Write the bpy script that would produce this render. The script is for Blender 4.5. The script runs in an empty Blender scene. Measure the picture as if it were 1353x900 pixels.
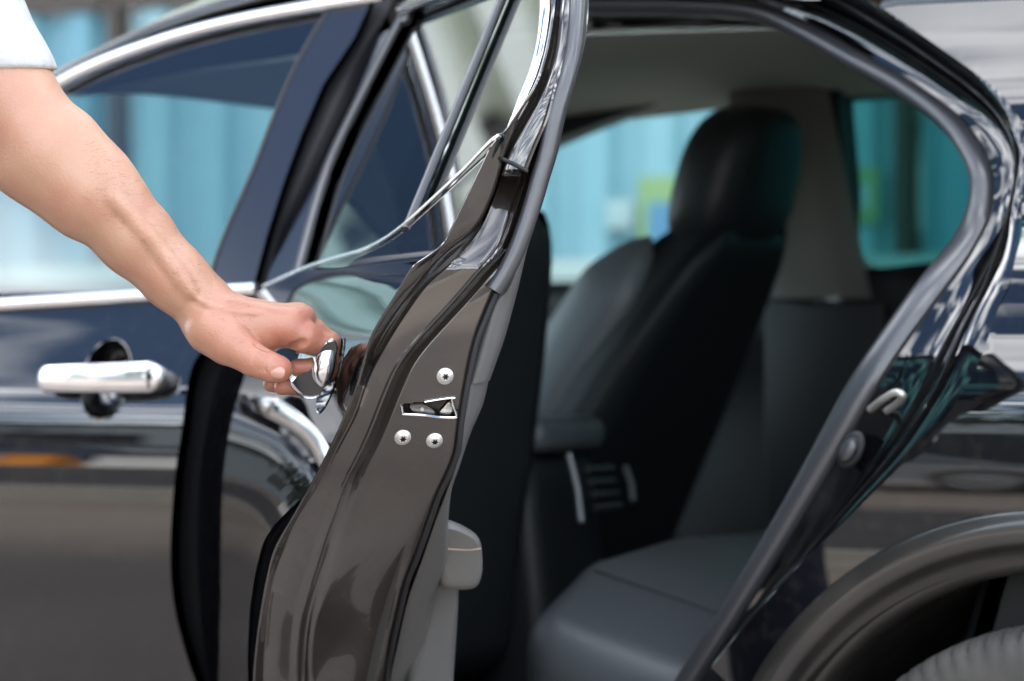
import bpy, bmesh, math, random
import numpy as np
from mathutils import Matrix, Vector, geometry
random.seed(4); np.random.seed(4)
R = math.radians
scene = bpy.context.scene

# ------------------------------------------------------------------ camera
F = 5000.0; CX, CY = 676.5, 450.0               # focal length and centre of the 1353 x 900 frame
CAM = np.array([1.648, -4.129, 1.0])
DEP = np.array([-.5, .8660254, 0.]); RT = np.array([.8660254, .5, 0.]); UP = np.array([0., 0., 1.])
cam = bpy.data.cameras.new('camera'); cam_o = bpy.data.objects.new('camera', cam)
scene.collection.objects.link(cam_o); scene.camera = cam_o
cam.sensor_width = 36.0; cam.lens = F / 1353 * 36
cam.clip_start = .1; cam.clip_end = 600
cam_o.location = CAM; cam_o.rotation_euler = (R(90), 0, R(30))
cam.dof.use_dof = True; cam.dof.focus_distance = 3.99; cam.dof.aperture_fstop = 4.6

# ------------------------------------------------------------------ sky, sun, exposure
OFFX, OFFY = 14.9, 6.2                              # drift of the cloud field
SUN_TO = Vector((.22, .68, .70)).normalized()     # direction towards the sun
world = bpy.data.worlds.new('World'); scene.world = world; world.use_nodes = True
wn = world.node_tree.nodes; wl = world.node_tree.links; wn.clear()
out = wn.new('ShaderNodeOutputWorld'); bg = wn.new('ShaderNodeBackground'); bg.inputs[1].default_value = .125
sky = wn.new('ShaderNodeTexSky'); sky.sky_type = 'NISHITA'; sky.sun_disc = False
sky.sun_elevation = math.asin(SUN_TO.z); sky.sun_rotation = math.atan2(SUN_TO.x, SUN_TO.y)
sky.air_density = 1.0; sky.dust_density = .1; sky.ozone_density = 3.0
tc = wn.new('ShaderNodeTexCoord'); sep = wn.new('ShaderNodeSeparateXYZ'); wl.new(tc.outputs['Generated'], sep.inputs[0])
zc = wn.new('ShaderNodeMath'); zc.operation = 'MAXIMUM'; zc.inputs[1].default_value = .06; wl.new(sep.outputs[2], zc.inputs[0])
comb = wn.new('ShaderNodeCombineXYZ')
for i in (0, 1):
    dv = wn.new('ShaderNodeMath'); dv.operation = 'DIVIDE'; wl.new(sep.outputs[i], dv.inputs[0]); wl.new(zc.outputs[0], dv.inputs[1]); wl.new(dv.outputs[0], comb.inputs[i])
cn = wn.new('ShaderNodeTexNoise'); cn.inputs['Scale'].default_value = 3.0; cn.inputs['Detail'].default_value = 5; cn.inputs['Roughness'].default_value = .42
cm = wn.new('ShaderNodeMapping'); cm.inputs['Location'].default_value = (OFFX, OFFY, 0); wl.new(comb.outputs[0], cm.inputs[0]); wl.new(cm.outputs[0], cn.inputs['Vector'])
cr = wn.new('ShaderNodeValToRGB'); cr.color_ramp.elements[0].position = 0.46; cr.color_ramp.elements[1].position = 0.66
wl.new(cn.outputs['Fac'], cr.inputs[0])
mixc = wn.new('ShaderNodeMix'); mixc.data_type = 'RGBA'; wl.new(cr.outputs[0], mixc.inputs[0])
wl.new(sky.outputs[0], mixc.inputs[6]); mixc.inputs[7].default_value = (26., 26.4, 27.2, 1)
wl.new(mixc.outputs[2], bg.inputs[0]); wl.new(bg.outputs[0], out.inputs[0])
sd = bpy.data.lights.new('sun', 'SUN'); sd.energy = 3.6; sd.angle = R(1.5); sd.color = (1, .95, .88)
so = bpy.data.objects.new('sun', sd); scene.collection.objects.link(so)
so.rotation_euler = SUN_TO.to_track_quat('Z', 'Y').to_euler(); so.location = (3, 2, 8)
scene.view_settings.view_transform = 'Standard'; scene.view_settings.look = 'None'
scene.view_settings.exposure = 1.65; scene.view_settings.gamma = 1; scene.view_settings.use_curve_mapping = False
scene.cycles.use_denoising = True; scene.cycles.max_bounces = 12; scene.cycles.diffuse_bounces = 6; scene.cycles.transparent_max_bounces = 16
scene.cycles.caustics_reflective = False; scene.cycles.caustics_refractive = False

# ------------------------------------------------------------------ materials
def mat(name, color=(.5, .5, .5), rough=.5, metal=0., spec=.5, coat=0., coat_r=.03, sss=0., bump=None, vary=None, ior=None, scale_vec=None, coat_ior=1.5):
    m = bpy.data.materials.new(name); m.use_nodes = True
    nt = m.node_tree; b = nt.nodes['Principled BSDF']
    b.inputs['Base Color'].default_value = (*color, 1); b.inputs['Roughness'].default_value = rough
    b.inputs['Metallic'].default_value = metal; b.inputs['Specular IOR Level'].default_value = spec
    b.inputs['Coat Weight'].default_value = coat; b.inputs['Coat Roughness'].default_value = coat_r
    b.inputs['Coat IOR'].default_value = coat_ior
    if ior: b.inputs['IOR'].default_value = ior
    if sss:
        b.inputs['Subsurface Weight'].default_value = sss; b.inputs['Subsurface Radius'].default_value = (1, .35, .2); b.inputs['Subsurface Scale'].default_value = .006
    tcn = nt.nodes.new('ShaderNodeTexCoord'); vec = tcn.outputs['Object']
    if scale_vec:
        mp = nt.nodes.new('ShaderNodeMapping'); mp.inputs['Scale'].default_value = scale_vec; nt.links.new(vec, mp.inputs[0]); vec = mp.outputs[0]
    if vary:                                     # (scale, darker colour, lo, hi[, rough_add])
        n = nt.nodes.new('ShaderNodeTexNoise'); n.inputs['Scale'].default_value = vary[0]; n.inputs['Detail'].default_value = 6
        nt.links.new(vec, n.inputs['Vector'])
        rp = nt.nodes.new('ShaderNodeValToRGB'); rp.color_ramp.elements[0].position = vary[2]; rp.color_ramp.elements[1].position = vary[3]
        rp.color_ramp.elements[0].color = (*color, 1); rp.color_ramp.elements[1].color = (*vary[1], 1)
        nt.links.new(n.outputs['Fac'], rp.inputs[0]); nt.links.new(rp.outputs[0], b.inputs['Base Color'])
        if len(vary) > 4:
            mr = nt.nodes.new('ShaderNodeMapRange'); mr.inputs[1].default_value = vary[2]; mr.inputs[2].default_value = vary[3]
            mr.inputs[3].default_value = rough; mr.inputs[4].default_value = rough + vary[4]
            nt.links.new(n.outputs['Fac'], mr.inputs[0]); nt.links.new(mr.outputs[0], b.inputs['Roughness'])
    if bump:                                     # (scale, strength, distance)
        n2 = nt.nodes.new('ShaderNodeTexNoise'); n2.inputs['Scale'].default_value = bump[0]; n2.inputs['Detail'].default_value = 4
        nt.links.new(vec, n2.inputs['Vector'])
        bp = nt.nodes.new('ShaderNodeBump'); bp.inputs['Strength'].default_value = bump[1]; bp.inputs['Distance'].default_value = bump[2]
        nt.links.new(n2.outputs['Fac'], bp.inputs['Height']); nt.links.new(bp.outputs[0], b.inputs['Normal'])
    return m

def glass_mat(name, tint, ior=1.5, rough=0.0):
    m = bpy.data.materials.new(name); m.use_nodes = True; nt = m.node_tree; nt.nodes.clear()
    o = nt.nodes.new('ShaderNodeOutputMaterial'); mx = nt.nodes.new('ShaderNodeMixShader')
    tr = nt.nodes.new('ShaderNodeBsdfTransparent'); tr.inputs[0].default_value = (*tint, 1)
    gl = nt.nodes.new('ShaderNodeBsdfGlossy'); gl.inputs['Roughness'].default_value = rough; gl.inputs[0].default_value = (1, 1, 1, 1)
    fr = nt.nodes.new('ShaderNodeFresnel'); fr.inputs[0].default_value = ior
    nt.links.new(fr.outputs[0], mx.inputs[0]); nt.links.new(tr.outputs[0], mx.inputs[1]); nt.links.new(gl.outputs[0], mx.inputs[2]); nt.links.new(mx.outputs[0], o.inputs[0])
    return m

PAINT = mat('black car paint', (.003, .003, .004), .30, 0., .0, 1.0, .006, coat_ior=1.72, vary=(55, (.012, .011, .010), .50, .80))
PAINT_JAMB = mat('black jamb paint with dust', (.020, .0152, .0122), .2, 0., .4, 1.0, .010, vary=(38, (.030, .024, .020), .45, .8, .10), coat_ior=1.7)
_nt = PAINT_JAMB.node_tree; _b = _nt.nodes['Principled BSDF']; _src = _b.inputs['Base Color'].links[0].from_socket
_tc = _nt.nodes.new('ShaderNodeTexCoord'); _vo = _nt.nodes.new('ShaderNodeTexVoronoi'); _vo.inputs['Scale'].default_value = 130; _nt.links.new(_tc.outputs['Object'], _vo.inputs['Vector'])
_mr = _nt.nodes.new('ShaderNodeMapRange'); _mr.inputs[1].default_value = .10; _mr.inputs[2].default_value = .05; _mr.inputs[4].default_value = 1.; _nt.links.new(_vo.outputs['Distance'], _mr.inputs[0])
_nn = _nt.nodes.new('ShaderNodeTexNoise'); _nn.inputs['Scale'].default_value = 14; _nt.links.new(_tc.outputs['Object'], _nn.inputs['Vector']); _m3 = _nt.nodes.new('ShaderNodeMapRange'); _m3.inputs[1].default_value = .52; _m3.inputs[2].default_value = .66; _m3.inputs[4].default_value = .5; _nt.links.new(_nn.outputs['Fac'], _m3.inputs[0])
_mu = _nt.nodes.new('ShaderNodeMath'); _mu.operation = 'MULTIPLY'; _nt.links.new(_mr.outputs[0], _mu.inputs[0]); _nt.links.new(_m3.outputs[0], _mu.inputs[1])
_mx = _nt.nodes.new('ShaderNodeMix'); _mx.data_type = 'RGBA'; _nt.links.new(_mu.outputs[0], _mx.inputs[0]); _nt.links.new(_src, _mx.inputs[6]); _mx.inputs[7].default_value = (.22, .19, .165, 1); _nt.links.new(_mx.outputs[2], _b.inputs['Base Color'])
CHROME = mat('chrome', (.80, .80, .81), .08, 1.0)
SATIN = mat('satin chrome', (.74, .74, .75), .16, 1.0)
STEEL = mat('zinc steel', (.62, .60, .56), .30, 1.0, bump=(400, .08, .001))
DARKSTEEL = mat('greased steel', (.20, .19, .18), .32, 1.0, bump=(300, .1, .001))
SCREW = mat('bright zinc screw', (.56, .545, .51), .36, .6, bump=(900, .1, .001))
DARKMETAL = mat('dark latch metal', (.045, .042, .04), .28, .9)
RUBBER = mat('black rubber', (.016, .016, .018), .55, 0, .4, bump=(600, .1, .001))
RUBBER_G = mat('glossy rubber seal', (.040, .041, .047), .36, 0, .6, .5, .22)
GLOSSBLACK = mat('gloss black pillar', (.010, .010, .013), .12, 0, .7, .8, .02)
PLASTIC = mat('grey door trim plastic', (.088, .087, .085), .48, 0, .4, bump=(900, .25, .0006))
PLASTIC_D = mat('dark interior plastic', (.014, .015, .017), .5, 0, .4, bump=(700, .2, .0006))
BEIGE = mat('grey armrest vinyl', (.115, .112, .106), .45, 0, .4, bump=(500, .25, .0008))
STITCH = mat('stitch thread', (.32, .24, .18), .8)
HEADL = mat('headliner cloth', (.80, .81, .72), .95, 0, .1, bump=(900, .3, .001))
PILLARTRIM = mat('pillar trim', (.20, .195, .175), .75, 0, .25)
LEATHER = mat('black leather', (.017, .020, .022), .44, 0, .35, 0, .3, bump=(420, .35, .0009))
LEATHER_G = mat('charcoal leather', (.085, .098, .105), .46, 0, .5, .1, .35, bump=(420, .35, .0009))
LEATHER_B = mat('dark grey leather', (.050, .056, .062), .44, 0, .5, .15, .35, bump=(300, .4, .0012))
CARPET = mat('carpet', (.012, .012, .013), 1.0, 0, .1)
ALU = mat('brushed aluminium trim', (.68, .70, .70), .28, 1.0)
VENTTRIM = mat('dull vent trim', (.22, .23, .24), .4, .6)
TYRE = mat('tyre rubber', (.050, .048, .045), .75, 0, .3, vary=(12, (.075, .07, .063), .42, .7), bump=(500, .15, .0005))
ARCHDUST = mat('dusty black arch lip', (.016, .015, .014), .28, 0, .5, .9, .06, vary=(7, (.036, .031, .027), .40, .8, .2))
LINER = mat('wheel arch liner felt', (.018, .017, .016), .95, 0, .1, vary=(18, (.045, .04, .035), .4, .8), bump=(120, .6, .004))
ALLOY = mat('alloy wheel', (.55, .55, .56), .3, 1.0)
SKIN = mat('skin', (.425, .235, .150), .38, 0, .6, sss=.15, vary=(24, (.40, .180, .115), .40, .80), bump=(360, .45, .0012))
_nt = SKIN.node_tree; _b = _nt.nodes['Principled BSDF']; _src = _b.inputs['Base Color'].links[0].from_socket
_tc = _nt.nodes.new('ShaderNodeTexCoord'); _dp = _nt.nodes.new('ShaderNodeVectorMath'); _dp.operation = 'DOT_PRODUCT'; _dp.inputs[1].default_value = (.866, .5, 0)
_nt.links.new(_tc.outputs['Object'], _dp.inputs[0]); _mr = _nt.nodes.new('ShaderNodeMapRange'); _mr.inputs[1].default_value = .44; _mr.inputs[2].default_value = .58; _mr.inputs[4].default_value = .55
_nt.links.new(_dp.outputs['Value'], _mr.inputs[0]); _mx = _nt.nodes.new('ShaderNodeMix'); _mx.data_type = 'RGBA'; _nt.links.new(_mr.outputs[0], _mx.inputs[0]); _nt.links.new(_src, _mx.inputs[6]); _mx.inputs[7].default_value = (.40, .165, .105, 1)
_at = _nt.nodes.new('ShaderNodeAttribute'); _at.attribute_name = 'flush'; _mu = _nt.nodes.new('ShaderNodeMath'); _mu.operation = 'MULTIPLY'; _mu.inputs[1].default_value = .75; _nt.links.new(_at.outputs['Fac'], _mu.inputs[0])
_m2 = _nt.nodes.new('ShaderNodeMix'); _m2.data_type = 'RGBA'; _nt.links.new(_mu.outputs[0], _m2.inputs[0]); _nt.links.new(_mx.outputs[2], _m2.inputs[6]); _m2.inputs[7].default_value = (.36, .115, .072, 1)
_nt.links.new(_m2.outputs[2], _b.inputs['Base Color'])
WHTE = mat('eye white', (.7, .7, .68), .2); LIPS = mat('lips', (.40, .15, .12), .45)
NAIL = mat('finger nail', (.46, .245, .185), .30, 0, .5, .3, .1, sss=.2)
HAIR = mat('brown hair', (.05, .03, .018), .6)
SHIRT = mat('white cotton', (.45, .445, .44), .9, 0, .2, bump=(22, .6, .012))
TROUSER = mat('navy trousers', (.02, .025, .05), .9)
SHOE = mat('shoe leather', (.03, .02, .015), .5)
G_FRONT = glass_mat('front door glass', (.64, .76, .75), 1.85)
G_REAR = glass_mat('tinted rear glass', (.05, .13, .13), 1.75)
G_FARF = glass_mat('far front glass', (.80, .95, .93), 1.45)
G_FARR = glass_mat('far rear tinted glass', (.085, .27, .25), 1.45)
G_SHIELD = glass_mat('windscreen glass', (.80, .92, .90), 1.5)

# ------------------------------------------------------------------ mesh helpers
C = scene.collection
def obj(name, verts, faces, material, parent=None, smooth=True, sharp=38, normals=None, mats=None, midx=None, pinv=None):
    me = bpy.data.meshes.new(name)
    me.from_pydata([tuple(map(float, v)) for v in verts], [], [tuple(int(i) for i in f) for f in faces])
    me.validate(); me.update()
    for m in (mats or [material]): me.materials.append(m)
    if midx is not None and len(midx) == len(me.polygons): me.polygons.foreach_set('material_index', list(midx))
    if smooth:
        me.polygons.foreach_set('use_smooth', [True] * len(me.polygons))
        if normals is not None: me.normals_split_custom_set_from_vertices([tuple(map(float, n)) for n in normals])
        elif sharp: me.set_sharp_from_angle(angle=R(sharp))
    o = bpy.data.objects.new(name, me); C.objects.link(o)
    if parent is not None:
        o.parent = parent
        if pinv is not None: o.matrix_parent_inverse = pinv
    return o
def fix_normals(o):
    bm = bmesh.new(); bm.from_mesh(o.data); bmesh.ops.recalc_face_normals(bm, faces=bm.faces); bm.to_mesh(o.data); bm.free(); return o
def tag(o, label, cat, group=None, kind=None):
    if label: o['label'] = label
    if cat: o['category'] = cat
    if group: o['group'] = group
    if kind: o['kind'] = kind
    return o
def interp(x, tab): return np.interp(x, [a for a, b in tab], [b for a, b in tab])
def smooth_tab(tab, n=400):
    xs = np.array([a for a, b in tab], float); ys = np.array([b for a, b in tab], float)
    X = np.linspace(xs[0], xs[-1], n); h = np.diff(xs); d = np.diff(ys) / h          # monotone cubic (pchip)
    m = np.zeros(len(xs)); m[0], m[-1] = d[0], d[-1]
    for i in range(1, len(xs) - 1):
        if d[i - 1] * d[i] > 0:
            w1, w2 = 2 * h[i] + h[i - 1], h[i] + 2 * h[i - 1]; m[i] = (w1 + w2) / (w1 / d[i - 1] + w2 / d[i])
    k = np.clip(np.searchsorted(xs, X) - 1, 0, len(h) - 1); t = (X - xs[k]) / h[k]
    Y = (1 + 2 * t) * (1 - t) ** 2 * ys[k] + t * (1 - t) ** 2 * h[k] * m[k] + t * t * (3 - 2 * t) * ys[k + 1] + t * t * (t - 1) * h[k] * m[k + 1]
    ker = np.ones(9) / 9; Y2 = np.convolve(np.pad(Y, 4, mode='edge'), ker, 'valid'); Y2[:5] = Y[:5]; Y2[-5:] = Y[-5:]
    return lambda x: np.interp(x, X, Y2)
def resample(pts, n):
    pts = np.asarray(pts, float); s = np.r_[0, np.cumsum(np.linalg.norm(np.diff(pts, axis=0), axis=1))]
    q = np.linspace(0, s[-1], n); return np.stack([np.interp(q, s, pts[:, i]) for i in range(pts.shape[1])], 1)
def spline(pts, n=80, closed=False):
    P = [np.asarray(p, float) for p in pts]; outp = []
    L = len(P); seg = L if closed else L - 1
    g = lambda i: P[i % L] if closed else P[min(max(i, 0), L - 1)]
    per = max(2, n // seg)
    for i in range(seg):
        p0, p1, p2, p3 = g(i - 1), g(i), g(i + 1), g(i + 2)
        for k in range(per):
            t = k / per
            outp.append(.5 * (2 * p1 + (p2 - p0) * t + (2 * p0 - 5 * p1 + 4 * p2 - p3) * t * t + (3 * p1 - p0 - 3 * p2 + p3) * t ** 3))
    if not closed: outp.append(P[-1])
    return np.array(outp)
def grid_faces(nr, ncl, wrap=False):
    f = []
    for i in range(nr - 1):
        for j in range(ncl if wrap else ncl - 1):
            a, b = i * ncl + j, i * ncl + (j + 1) % ncl
            f.append((a, b, b + ncl, a + ncl))
    return f
def sweep(path, section, up=(0, 0, 1), cap=True):
    """section(s, i) -> (k, 2) offsets on (side, up'); returns verts, faces"""
    path = np.asarray(path, float); n = len(path); up = np.asarray(up, float); V = []
    for i in range(n):
        tg = path[min(i + 1, n - 1)] - path[max(i - 1, 0)]; tg /= np.linalg.norm(tg)
        sd_ = np.cross(up, tg); sd_ /= np.linalg.norm(sd_); u2 = np.cross(tg, sd_)
        sec = section(i / (n - 1), i); k = len(sec)
        for a, b in sec: V.append(path[i] + sd_ * a + u2 * b)
    Fc = grid_faces(n, k, True)
    if cap:
        Fc.append(tuple(range(k))[::-1]); Fc.append(tuple((n - 1) * k + j for j in range(k)))
    return V, Fc
def ell(a, b, k=14, p=2.0):
    th = np.linspace(0, 2 * np.pi, k, endpoint=False); c_, s_ = np.cos(th), np.sin(th)
    return np.stack([a * np.sign(c_) * np.abs(c_) ** (2 / p), b * np.sign(s_) * np.abs(s_) ** (2 / p)], 1)
def tube(name, path, r, material, parent, k=12, up=(0, 0, 1), **kw):
    rr = r if callable(r) else (lambda s: r)
    V, Fc = sweep(path, lambda s, i: ell(rr(s), rr(s), k), up); return fix_normals(obj(name, V, Fc, material, parent, **kw))
def inpoly(x, y, poly):
    poly = np.asarray(poly); x = np.asarray(x); y = np.asarray(y); ins = np.zeros(x.shape, bool); j = len(poly) - 1
    for i in range(len(poly)):
        xi, yi = poly[i]; xj, yj = poly[j]
        c_ = ((yi > y) != (yj > y)) & (x < (xj - xi) * (y - yi) / (yj - yi + 1e-12) + xi); ins ^= c_; j = i
    return ins
def cdt(outline, holes=(), step=.02):
    outline = np.asarray(outline, float); loops = [outline] + [np.asarray(h_, float) for h_ in holes]
    pts, edges = [], []
    for L in loops:
        b = len(pts); pts += [tuple(p) for p in L]; edges += [(b + i, b + (i + 1) % len(L)) for i in range(len(L))]
    lo, hi = outline.min(0), outline.max(0)
    gx, gy = np.meshgrid(np.arange(lo[0], hi[0], step), np.arange(lo[1], hi[1], step)); gx = gx + (np.arange(gx.shape[0])[:, None] % 2) * step / 2
    gx, gy = gx.ravel(), gy.ravel(); keep = inpoly(gx, gy, outline)
    for h_ in loops[1:]: keep &= ~inpoly(gx, gy, h_)
    allb = np.array(pts)
    gx, gy = gx[keep], gy[keep]
    dm = np.min((gx[:, None] - allb[None, :, 0]) ** 2 + (gy[:, None] - allb[None, :, 1]) ** 2, axis=1) if len(gx) else np.array([])
    ok = dm > (step * .5) ** 2
    pts += list(zip(gx[ok], gy[ok]))
    v, e, f, *_ = geometry.delaunay_2d_cdt([Vector(p) for p in pts], edges, [], 0, 1e-6)
    v = np.array([tuple(p) for p in v]); f = np.array([tuple(t) for t in f])
    cen = v[f].mean(1); ok = inpoly(cen[:, 0], cen[:, 1], outline)
    for h_ in loops[1:]: ok &= ~inpoly(cen[:, 0], cen[:, 1], h_)
    return v, f[ok], loops
def panel(name, outline, yfun, material, parent, holes=(), step=.02, rim=0., sgn=1, **kw):
    """sheet over (u, z) lifted to y = yfun(u, z); sgn=1: faces -y; rim: turned edge towards +y*sgn"""
    v, f, loops = cdt(outline, holes, step); e = 1e-3
    u, z = v[:, 0], v[:, 1]; y = yfun(u, z)
    du = (yfun(u + e, z) - yfun(u - e, z)) / (2 * e); dz = (yfun(u, z + e) - yfun(u, z - e)) / (2 * e)
    nr = np.stack([du, -np.ones_like(du), dz], 1); nr /= np.linalg.norm(nr, axis=1)[:, None]
    if sgn < 0: nr = -nr
    V = [tuple(p) for p in np.stack([u, y, z], 1)]; NN = [tuple(p) for p in nr]; FF = []
    for a, b, c_ in f:
        ar = (u[b] - u[a]) * (z[c_] - z[a]) - (u[c_] - u[a]) * (z[b] - z[a])
        FF.append((a, b, c_) if (ar > 0) == (sgn > 0) else (a, c_, b))
    if rim:
        for li, L in enumerate(loops):
            n = len(L); area = .5 * np.sum(L[:, 0] * np.roll(L[:, 1], -1) - np.roll(L[:, 0], -1) * L[:, 1]); base = len(V)
            for i in range(n):
                tg = L[(i + 1) % n] - L[i - 1]; tg = tg / (np.linalg.norm(tg) + 1e-12); o2 = np.array([tg[1], -tg[0]]) * (1 if area > 0 else -1) * (1 if li == 0 else -1)
                yy = float(yfun(np.array([L[i, 0]]), np.array([L[i, 1]]))[0])
                V.append((L[i, 0], yy, L[i, 1])); V.append((L[i, 0], yy + rim * sgn, L[i, 1])); NN += [(o2[0], 0, o2[1])] * 2
            for i in range(n):
                a, b = base + 2 * i, base + 2 * ((i + 1) % n)
                q = (a, b, b + 1, a + 1)
                FF.append(q if (area > 0) == (sgn > 0) else q[::-1])
    return obj(name, V, FF, material, parent, normals=NN, **kw)
def rbox(name, lo, hi, r, material, parent, seg=3, fn=None, **kw):
    """rounded box, optionally warped by fn(array)->array"""
    lo, hi = np.array(lo, float), np.array(hi, float); bm = bmesh.new(); bmesh.ops.create_cube(bm, size=1.0)
    for v in bm.verts: v.co = Vector(tuple((lo + hi) / 2 + np.array(v.co) * (hi - lo)))
    if fn is not None: bmesh.ops.subdivide_edges(bm, edges=bm.edges[:], cuts=5, use_grid_fill=True)
    if r:
        ed = [e for e in bm.edges if len(e.link_faces) == 2 and e.calc_face_angle(0) > .5]
        bmesh.ops.bevel(bm, geom=ed, offset=r, segments=seg, affect='EDGES', profile=.5)
    V = np.array([tuple(v.co) for v in bm.verts]); bm.verts.index_update(); FF = [tuple(v.index for v in f.verts) for f in bm.faces]; bm.free()
    if fn is not None: V = fn(V)
    return obj(name, V, FF, material, parent, **kw)

# ------------------------------------------------------------------ photo geometry helpers: a traced point is placed on its real surface
def ray(px, py): return DEP + RT * (px - CX) / F + UP * (CY - py) / F
def pix3(px, py, d): return CAM + ray(px, py) * d
def on_side(px, py, fn, k=40):                     # fn(u, z) -> y
    r = ray(px, py); y = 0.
    for i in range(k):
        p = CAM + r * ((y - CAM[1]) / r[1]); y = .5 * y + .5 * float(fn(p[0], p[2]))
    return p
PHI = R(47.8); HX, HY = -1.185, -.03                 # rear door: opening angle, hinge axis
cph, sph = math.cos(PHI), math.sin(PHI)
DD = np.array([cph, -sph, 0.]); DN = np.array([sph, cph, 0.]); HH = np.array([HX, HY, 0.])
CL = np.array([(CAM - HH) @ DD, (CAM - HH) @ DN, CAM[2]])
def rl(px, py): r = ray(px, py); return np.array([r @ DD, r @ DN, r[2]])
def door_t(px, py, tf):                            # local door point (t, n, z) on t = tf(z)
    r = rl(px, py); t = 1.
    for i in range(40):
        p = CL + r * ((t - CL[0]) / r[0]); t = .5 * t + .5 * float(tf(p[2]))
    return p
def door_n(px, py, nf):                            # on n = nf(t, z)
    r = rl(px, py); n = 0.
    for i in range(120):
        p = CL + r * ((n - CL[1]) / r[1]); n = .75 * n + .25 * float(nf(np.clip(p[0], -.1, 1.2), p[2]))
    return p

# ------------------------------------------------------------------ surfaces of the car body (u = X towards the tail, y = depth, z = height)
YB = smooth_tab([(.15, .06), (.35, .034), (.5, .020), (.6, .008), (.7, -.003), (.78, -.009), (.84, -.011), (.89, -.009), (.925, -.003), (.945, .003), (.96, .008), (1.0, .021), (1.05, .037), (1.075, .047), (1.10, .058), (1.2, .106), (1.3, .158), (1.42, .222), (1.5, .275)])
def side(u, z): return YB(z)
def sideg(u, z): return .050 + .5 * (np.asarray(z) - 1.08)     # plane of the door glasses
hem_px = [(735, -60), (732, -25), (729, 3), (724, 53), (711, 99), (695, 135), (668, 175), (658, 191), (652, 217), (643, 249), (631, 272), (618, 292), (594, 320), (551, 343), (540, 352), (533, 366), (522, 389), (512, 411), (498, 432), (488, 448), (475, 477), (472, 491), (468, 516), (459, 537), (449, 562), (443, 575), (426, 604), (411, 638), (393, 671), (375, 690), (366, 707), (359, 735), (347, 765), (340, 815), (336, 871), (335, 900), (338, 960), (350, 1040), (375, 1150), (410, 1280), (430, 1340)]
TZ = smooth_tab([(a, b * .955) for a, b in [(.15, .50), (.5, .53), (.592, .61), (.647, .68), (.70, .76), (.75, .84), (.80, .925), (.85, .99), (.90, 1.028), (.956, 1.048), (1.025, 1.062), (1.12, 1.070), (1.25, 1.066), (1.345, 1.02), (1.42, .94), (1.5, .85)]])
hem = np.array([door_t(px, py, TZ) for px, py in hem_px])       # local (t, n, z)
_hz, _hn = hem[::-1, 2], hem[::-1, 1]
NH = lambda z: np.interp(z, _hz, _hn + HY)                        # body depth along the rear door's shut line
NHS = smooth_tab([(a, b) for a, b in zip(_hz[::3], (_hn + HY)[::3])] + ([(float(_hz[-1]), float(_hn[-1] + HY))] if (len(_hz) - 1) % 3 else []), 600)
NQ = smooth_tab([(.15, .05), (.35, .02), (.5, .004), (.6, -.006), (.7, -.013), (.78, -.0155), (.84, -.016), (.90, -.014), (.935, -.010), (.96, -.003), (.985, .006), (1.0, .0125)], 300)
def quarter(u, z): return np.where(np.asarray(z) < 1.0, NQ(z), NHS(z) + .0125 - float(NHS(1.0))) + .10 * np.clip(np.asarray(u) - .1, 0, 2) ** 2

# ================================================================== the car
car = bpy.data.objects.new('car', None); C.objects.link(car); car.location = (-1.41, .85, 0)
tag(car, 'black sedan with its rear door held open, seats and far windows showing inside', 'car')
PI = Matrix.Translation((1.41, -.85, 0))
def cpart(name, V, Fc, m, **kw): return obj(name, V, Fc, m, car, pinv=PI, **kw)

# ---- front door (closed)
fr_px = [(498, -2), (470, 50), (427, 112), (397, 180), (374, 240), (352, 310), (337, 372), (300, 425), (268, 462), (252, 490), (241, 560), (230, 640), (225, 735), (230, 800), (243, 855), (258, 900), (290, 985), (330, 1080), (380, 1180)]
frear = np.array([on_side(x, y, side)[[0, 2]] for x, y in fr_px])
lower = [p for p in frear if p[1] < 1.068]
belt_f = lambda u: 1.068 + .010 * (np.asarray(u) + 1.3)
b_end = np.array([on_side(340, 380, side)[0], 1.066])
outl = [tuple(b_end)] + [tuple(p) for p in spline(lower, 60)] + [(-2.16, .27), (-2.20, .5), (-2.22, .8), (-2.20, 1.055)]
outl += [(u, float(belt_f(u))) for u in np.linspace(-2.15, b_end[0] - .03, 30)]
hc = on_side(140, 501, side); HCU, HCZ = hc[0], hc[2]
def fd_y(u, z):
    u = np.asarray(u); q = ((u - HCU) / .041) ** 2 + ((np.asarray(z) - HCZ) / .048) ** 2
    return side(u, z)
def cup(parent, cu, cz, a, b, depth, yfun):
    rim_ = [(cu + a * math.cos(t), cz + b * math.sin(t)) for t in np.linspace(0, 2 * np.pi, 48, endpoint=False)]; V = []
    for k_, dp in ((1.05, -.0012), (1.0, -.0015), (.985, .004), (.95, .012), (.86, .022), (.7, .031), (.45, .038), (.02, .041)):
        for u_, z_ in rim_:
            uu, zz = cu + (u_ - cu) * k_, cz + (z_ - cz) * k_; V.append((uu, float(np.ravel(yfun(np.array([uu]), np.array([zz])))[0]) + dp * depth / .041, zz))
    return fix_normals(obj('handle_cup', V, grid_faces(8, 48, True), PAINT, parent)), rim_
hole = [(HCU + .040 * math.cos(t), HCZ + .053 * math.sin(t)) for t in np.linspace(0, 2 * np.pi, 48, endpoint=False)]
front_door = panel('front_door', outl, fd_y, PAINT, car, holes=[hole], step=.012, rim=.02, pinv=PI)
cup(front_door, HCU, HCZ, .040, .053, .045, fd_y)
front_door['label'] = 'closed front door with blue sky reflected above its handle'
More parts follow.
